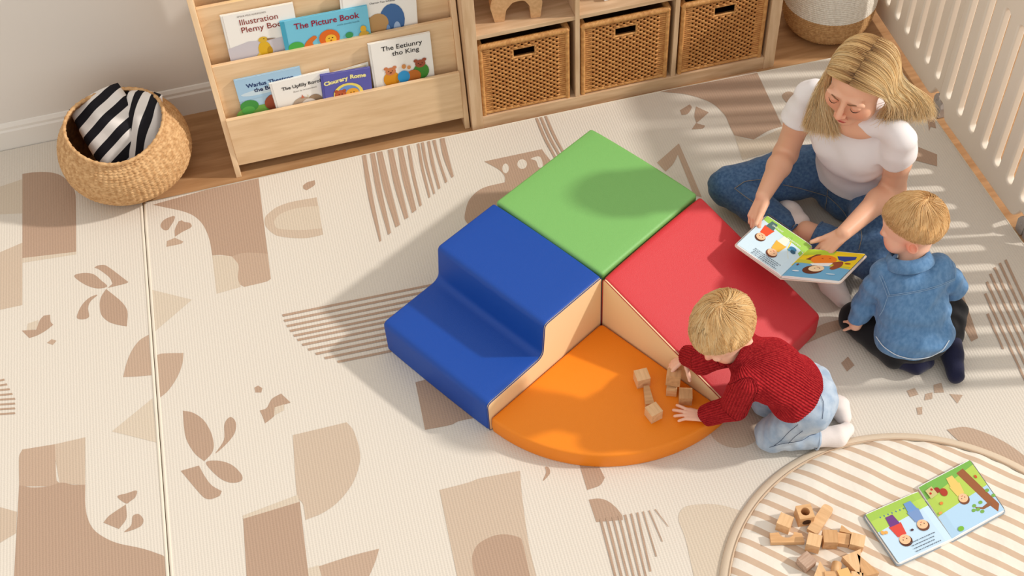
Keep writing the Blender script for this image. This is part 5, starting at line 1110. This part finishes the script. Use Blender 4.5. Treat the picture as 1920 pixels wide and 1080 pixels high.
# ---- toddler in the red sweater
Cc = A(1356, 613, .405); l1, f1, u1 = frame((-.70, -.40, -.60)); s1 = .985
nk = A(1388, 668, .335); hp1 = A(1505, 738, .195); ax = (nk-hp1).normalized(); sd_ = Vector((.30, .95, 0)); sd_ = (sd_-ax*sd_.dot(ax)).normalized(); bk_ = ax.cross(sd_); bk_ = bk_ if bk_.z > 0 else -bk_
shN, shF = nk-sd_*.062-ax*.028-bk_*.010, nk+sd_*.058-ax*.028-bk_*.010
elN, wrN = A(1378, 762, .165), A(1319, 780, .080); elF, wrF = A(1318, 676, .215), A(1287, 665, .155)
t1 = thing('person', 'blond toddler in dark red ribbed sweater kneeling beside the orange pad', 'person', (hp1.x, hp1.y, 0))
TR1 = rows(sd_, bk_, ax)
B = Field((.02, -.66, -.008), (.66, -.22, .53), .0020); head(B, Cc, l1, f1, u1, s1, True, False); B.chain([nk-ax*.02, Cc-f1*.02-u1*.03], [.034, .038], .015)
B.ell(lerp(nk, hp1, .45), (.070, .058, .10), TR1, .02); B.ell(hp1, (.07, .06, .06), TR1, .02); B.cone(shN, shF, .028, .028, .01)
for sh, el, wr in ((shN, elN, wrN), (shF, elF, wrF)): B.chain([sh, el, wr], [.028, .024, .0155], .006)
hN = A(1295, 779, BHO+.013); hd = (hN-wrN); hd.z = 0; hd.normalize(); hand(B, Vector((wrN.x, wrN.y, BHO+.0165))+hd*.002, hd, (0, 0, -1), sd_*1.0, .56, ((.06, .10, .10),)*4, spread=.30, k=.0008, fr=1.08, fl_=.78)
hand(B, wrF, A(1258, 690, .122)-wrF, Vector((.10, -.35, -.75)), Vector((.35, -.9, 0)), .62, ((.25, .5, .4),)*4, spread=.14, tdir=A(1288, 704, .122)-A(1283, 682, .135), k=.0008, fr=1.0, fl_=.72)
P, F = B.mesh(); put_mesh('body', P, F, SKC, t1, face_attrs(Cc, l1, f1, u1, s1, True), 1)
RED = mat('red_knit', (180, 46, 50), .9, spec=.06, sheen=0, bump=.4, bscale=420, rgb2=(150, 28, 36), nscale=160)
B = Field((.08, -.66, .05), (.60, -.24, .44), .0021)
mid1 = lerp(nk, hp1, .5)+bk_*.012
B.ell(lerp(nk, hp1, .32), (.086, .070, .085), TR1, .02); B.ell(mid1, (.096, .078, .095), TR1, .02); B.ell(lerp(nk, hp1, .86), (.102, .080, .070), TR1, .02); B.cone(shN, shF, .030, .030, .02); B.cone(nk-ax*.02, nk+ax*.012, .044, .041, .012)
arms = ((shN, elN, wrN), (shF, elF, wrF))
for sh, el, wr in arms: dd = (wr-el).normalized(); c = wr-dd*.004; B.limb([sh, lerp(sh, el, .5), el, lerp(el, wr, .6), wr+dd*.01], [.040, .040, .037, .031, .029], .014, (c, dd), .012, .0200)
B.fold(.0022, [(tuple(ax+sd_*.3), .08, .5), (tuple(ax-sd_*.5), .10, .6), ((0, 0, 1), .06, .4)], 9)
B.cut(hp1-ax*.045, -ax); B.ell(nk+ax*.045-bk_*.006, (.040, .042, .040), TR1, .004, 'sub')
P, F = B.blur(1).mesh()
def rib_phase(P, sp=.0078):
    P = np.asarray(P); segs = [(nk, hp1, .09, 'torso')]+[(sh, el, .0, 'arm') for sh, el, wr in arms]+[(el, wr, 0, 'arm') for sh, el, wr in arms]
    best = np.full(len(P), 9.); ph = np.zeros(len(P))
    for a, b, r0, kind in segs:
        a_, b_ = np.array(a), np.array(b); ab = b_-a_; t = np.clip((P-a_)@ab/(ab@ab), 0, 1); q = P-a_-t[:, None]*ab; d = np.linalg.norm(q, axis=1)/(.085 if kind == 'torso' else .040)
        if kind == 'torso': v = np.arctan2(q@np.array(sd_), q@np.array(bk_))*.094
        else:
            n_ = ab/np.linalg.norm(ab); e1 = np.cross(n_, [0, 0, -1.]); e1 /= np.linalg.norm(e1); e2 = np.cross(n_, e1); v = np.arctan2(q@e1, q@e2)*.036
        m = d < best; best = np.where(m, d, best); ph = np.where(m, v/sp, ph)
    return ph
def normals(P, F):
    n = np.cross(P[F[:, 2]]-P[F[:, 0]], P[F[:, 3]]-P[F[:, 1]]); N = np.zeros_like(P)
    for k in range(4): np.add.at(N, F[:, k], n)
    return N/(np.linalg.norm(N, axis=1, keepdims=True)+1e-12)
E_ = np.concatenate([F[:, [0, 1]], F[:, [1, 2]], F[:, [2, 3]], F[:, [3, 0]]])
for _ in range(3): P = P+(np.stack([np.bincount(E_[:, 0], weights=P[E_[:, 1], k], minlength=len(P))+np.bincount(E_[:, 1], weights=P[E_[:, 0], k], minlength=len(P)) for k in range(3)], 1)/np.maximum(np.bincount(E_.ravel(), minlength=len(P)), 1)[:, None]-P)*.5
ph = rib_phase(P); P = P+normals(P, F)*(.0019*np.abs(np.sin(PI*ph))**.7-.0008)[:, None]
sw = put_mesh('sweater', P, F, RED, t1, {'rib': lambda P_: ph}, 0)
n_ = RED.node_tree; a_ = n_.nodes.new('ShaderNodeAttribute'); a_.attribute_name = 'rib'; m1 = n_.nodes.new('ShaderNodeMath'); m1.operation = 'MULTIPLY'; m1.inputs[1].default_value = PI; m2_ = n_.nodes.new('ShaderNodeMath'); m2_.operation = 'SINE'; m3 = n_.nodes.new('ShaderNodeMath'); m3.operation = 'ABSOLUTE'
n_.links.new(a_.outputs['Fac'], m1.inputs[0]); n_.links.new(m1.outputs[0], m2_.inputs[0]); n_.links.new(m2_.outputs[0], m3.inputs[0])
bp_ = n_.nodes.new('ShaderNodeBump'); bp_.inputs['Strength'].default_value = .9; bp_.inputs['Distance'].default_value = .0036; n_.links.new(m3.outputs[0], bp_.inputs['Height'])
ob_ = [x for x in n_.nodes if x.type == 'BUMP' and x != bp_][0]; n_.links.new(bp_.outputs['Normal'], ob_.inputs['Normal'])
B = Field((.26, -.68, -.006), (.66, -.30, .30), .0024)
knN, anN = A(1448, 815, .048), A(1538, 818, .040); knF = knN+Vector((.03, .115, 0)); anF = A(1550, 752, .038)
hpN, hpF = hp1-sd_*.045-ax*.02, hp1+sd_*.045-ax*.02
B.ell(hp1-ax*.03, (.090, .075, .072), TR1, .02); [(B.cone(h_, kn, .063, .047, .016), B.limb([kn, an+(an-kn)*.05], [.047, .037], .012, (lerp(kn, an, .97), (an-kn).normalized()), .01, .031)) for h_, kn, an in ((hpN, knN, anN), (hpF, knF, anF))]
B.fold(.0018, [((1, .2, .2), .060, .6), ((.3, 1, .2), .05, .6), ((.6, -.5, .5), .034, .5)], 12)
B.cut((0, 0, .001), (0, 0, -1)); P, F = B.blur(2).mesh(); jt = put_mesh('jeans', P, F, DNl, t1, label='light blue washed jeans')
for uv in ([(1500,775),(1480,800),(1465,825),(1450,842)], [(1508,790),(1490,812),(1478,832)], [(1440,848),(1470,832),(1505,822),(1530,818)], [(1538,700),(1548,725),(1545,760)]): seam(P, uv, .10, STD, jt, .0007)
for kn, an in ((knN, anN), (knF, anF)): c = lerp(kn, an, .93); tube_part('cuff', ring_on(c, an-kn, .0375, .0375, 0)+ring_on(c, an-kn, .0375, .0375, 0)[:1], .0028, DNl, jt)
sock(t1, [anN-Vector((.01, 0, 0)), A(1570, 818, .035), A(1588, 805, .026)], [.029, .028, .021], WS); sock(t1, [anF, A(1572, 762, .034), A(1582, 782, .026)], [.029, .029, .022], WS)
toddler_hair(t1, Cc, l1, f1, u1, s1*1.02, HB, 11, side=.22)
# ---- toddler in the denim shirt
Cd = A(1712, 421, .418); l2, f2, u2 = frame((-.80, .52, -.30)); s2 = .93
nk2 = A(1704, 484, .328); hp2 = A(1712, 632, .085); ax2 = (nk2-hp2).normalized(); ff = Vector((-.72, .60, 0)).normalized(); sd2 = Vector((.55, .82, 0)); sd2 = ff.cross(Vector((0, 0, 1))).normalized()   # subject's right
sd2 = (sd2-ax2*sd2.dot(ax2)).normalized(); fw2 = (ff-ax2*ff.dot(ax2)-sd2*ff.dot(sd2)).normalized()
sl2, sr2 = A(1662, 508, .285), A(1762, 503, .285)
sdv = (sr2-sl2).normalized(); fw2 = Vector((0, 0, 1)).cross(sdv); fw2 = fw2 if fw2.dot(ff) > 0 else -fw2; fw2 = (fw2-ax2*fw2.dot(ax2)).normalized(); sdv = ax2.cross(fw2).normalized(); sdv = sdv if sdv.dot(sr2-sl2) > 0 else -sdv
el2, wr2 = A(1628, 560, .170), A(1604, 609, .085); er2 = A(1790, 540, .195); wq2 = er2+fw2*.10+Vector((-.02, 0, -.07))
t2 = thing('person', 'toddler in blue denim shirt and black trousers kneeling with back to the viewer', 'person', (hp2.x, hp2.y, 0)); TR2 = rows(sdv, fw2, ax2)
B = Field((.62, -.52, -.008), (1.10, .06, .54), .0024); head(B, Cd, l2, f2, u2, s2, True); B.chain([nk2-ax2*.02, Cd-f2*.02-u2*.03], [.034, .038], .015)
B.ell(lerp(nk2, hp2, .45), (.07, .055, .10), TR2, .02); B.ell(hp2, (.07, .06, .06), TR2, .02); B.cone(sl2, sr2, .026, .026, .01)
for sh, el, wr in ((sl2, el2, wr2), (sr2, er2, wq2)): B.chain([sh, el, wr], [.030, .026, .018], .01)
hand(B, wr2+Vector((.004, -.004, .004)), A(1590, 600, .070)-wr2, Vector((.2, -.1, -1)), Vector((-.3, .9, 0)), .42, ((.3, .5, .4),)*4, k=.0012, fr=1.12, spread=.1)
hand(B, wq2, fw2+Vector((0, 0, -.3)), Vector((0, 0, -1)), -sdv, .50, ((.3, .5, .4),)*4, k=.0012, fr=1.12)
P, F = B.mesh(); put_mesh('body', P, F, SKC, t2, face_attrs(Cd, l2, f2, u2, s2, True), 1)
B = Field((.62, -.54, .02), (1.10, .02, .40), .0024)
B.ell(lerp(nk2, hp2, .30)-fw2*.004, (.098, .066, .080), TR2, .02); B.ell(lerp(nk2, hp2, .58)-fw2*.012, (.104, .082, .100), TR2, .02); B.ell(lerp(nk2, hp2, .90)-fw2*.016, (.112, .094, .075), TR2, .02); B.cone(sl2, sr2, .028, .028, .02)
for sh, el, wr in ((sl2, el2, wr2), (sr2, er2, wq2)): dd = (wr-el).normalized(); B.limb([sh, lerp(sh, el, .5), el, wr+dd*.01], [.040, .040, .036, .029], .014, (wr-dd*.006, dd), .02, .021)
B.fold(.0034, [(tuple(ax2+sdv*.4), .075, .6), (tuple(sdv-ax2*.4), .09, .6), (tuple(ax2-sdv*.8), .05, .45), ((0, 0, 1), .04, .3)], 21)
B.cut(hp2-ax2*.012, -ax2+fw2*.1, k=.004); B.ell(nk2+ax2*.040, (.044, .046, .040), TR2, .004, 'sub')
P, F = B.blur(2).mesh(); ds = put_mesh('denim_shirt', P, F, DNs, t2)
STL = mat('denim_stitch', (140, 172, 204), .8)
for uv in ([(1664,552),(1690,546),(1720,540),(1750,532),(1788,520)], [(1664,555),(1690,549),(1720,543),(1750,535),(1788,523)], [(1648,512),(1655,530),(1664,556)], [(1652,510),(1660,530),(1668,552)], [(1782,484),(1788,500),(1790,520)], [(1664,556),(1658,580),(1650,600)]): seam(P, uv, .25, STL, ds, .0008, 'stitch_line')
seam(P, [(1642,628),(1655,646),(1680,664),(1710,672),(1742,668),(1765,652),(1776,630)], .10, mat('white_hem', (214, 222, 230), .8), ds, .0014, 'hem_edge', 60)
# hem and collar
cb = MB().use(DNs, True); cr = []
for k in range(3):
    zc, rr2, dr = ((.006, .049, 0), (.018, .046, 0), (.002, .064, 0))[k]
ringc = lambda R1, R2, up_: [nk2+ax2*up_+sdv*R1*math.cos(t)+fw2*R2*math.sin(t)-fw2*.002 for t in np.linspace(0, 2*PI, 40, endpoint=False)]
G_ = [ringc(.046, .044, .002), ringc(.046, .045, .018), ringc(.050, .049, .022), ringc(.060, .060, .008), ringc(.070, .068, -.012), ringc(.068, .066, -.014), ringc(.058, .058, .004)]
cb.grid(np.array([[tuple(v) for v in r_] for r_ in G_]), closed_u=True); cb.build('collar', ds)
hemP = None
B = Field((.60, -.56, -.006), (1.12, -.05, .18), .0026)
klL, kaL = A(1604, 596, .050), A(1678, 668, .036); krR = A(1783, 585, .050); kaR = A(1783, 632, .040)
hL2, hR2 = hp2-sdv*.05-Vector((0, 0, .02)), hp2+sdv*.05-Vector((0, 0, .02))
B.ell(hp2-Vector((0, 0, .012)), (.092, .082, .068), TR2, .02); B.chain([hL2, klL, kaL], [.060, .046, .036], .014); B.chain([hR2, krR, kaR], [.058, .046, .036], .014)
B.fold(.0016, [((1, .2, .2), .06, .6), ((.3, 1, .2), .05, .6)], 14); B.cut((0, 0, .001), (0, 0, -1)); P, F = B.blur(2).mesh(); put_mesh('trousers', P, F, BLK, t2, label='black trousers')
sock(t2, [kaL, A(1718, 682, .034), A(1736, 678, .028)], [.031, .029, .024], NAVY, 'navy blue sock'); sock(t2, [kaR, A(1785, 662, .038), A(1792, 703, .027)], [.030, .031, .025], NAVY, 'navy blue sock')
toddler_hair(t2, Cd, l2, f2, u2, s2*1.02, HB2, 23)
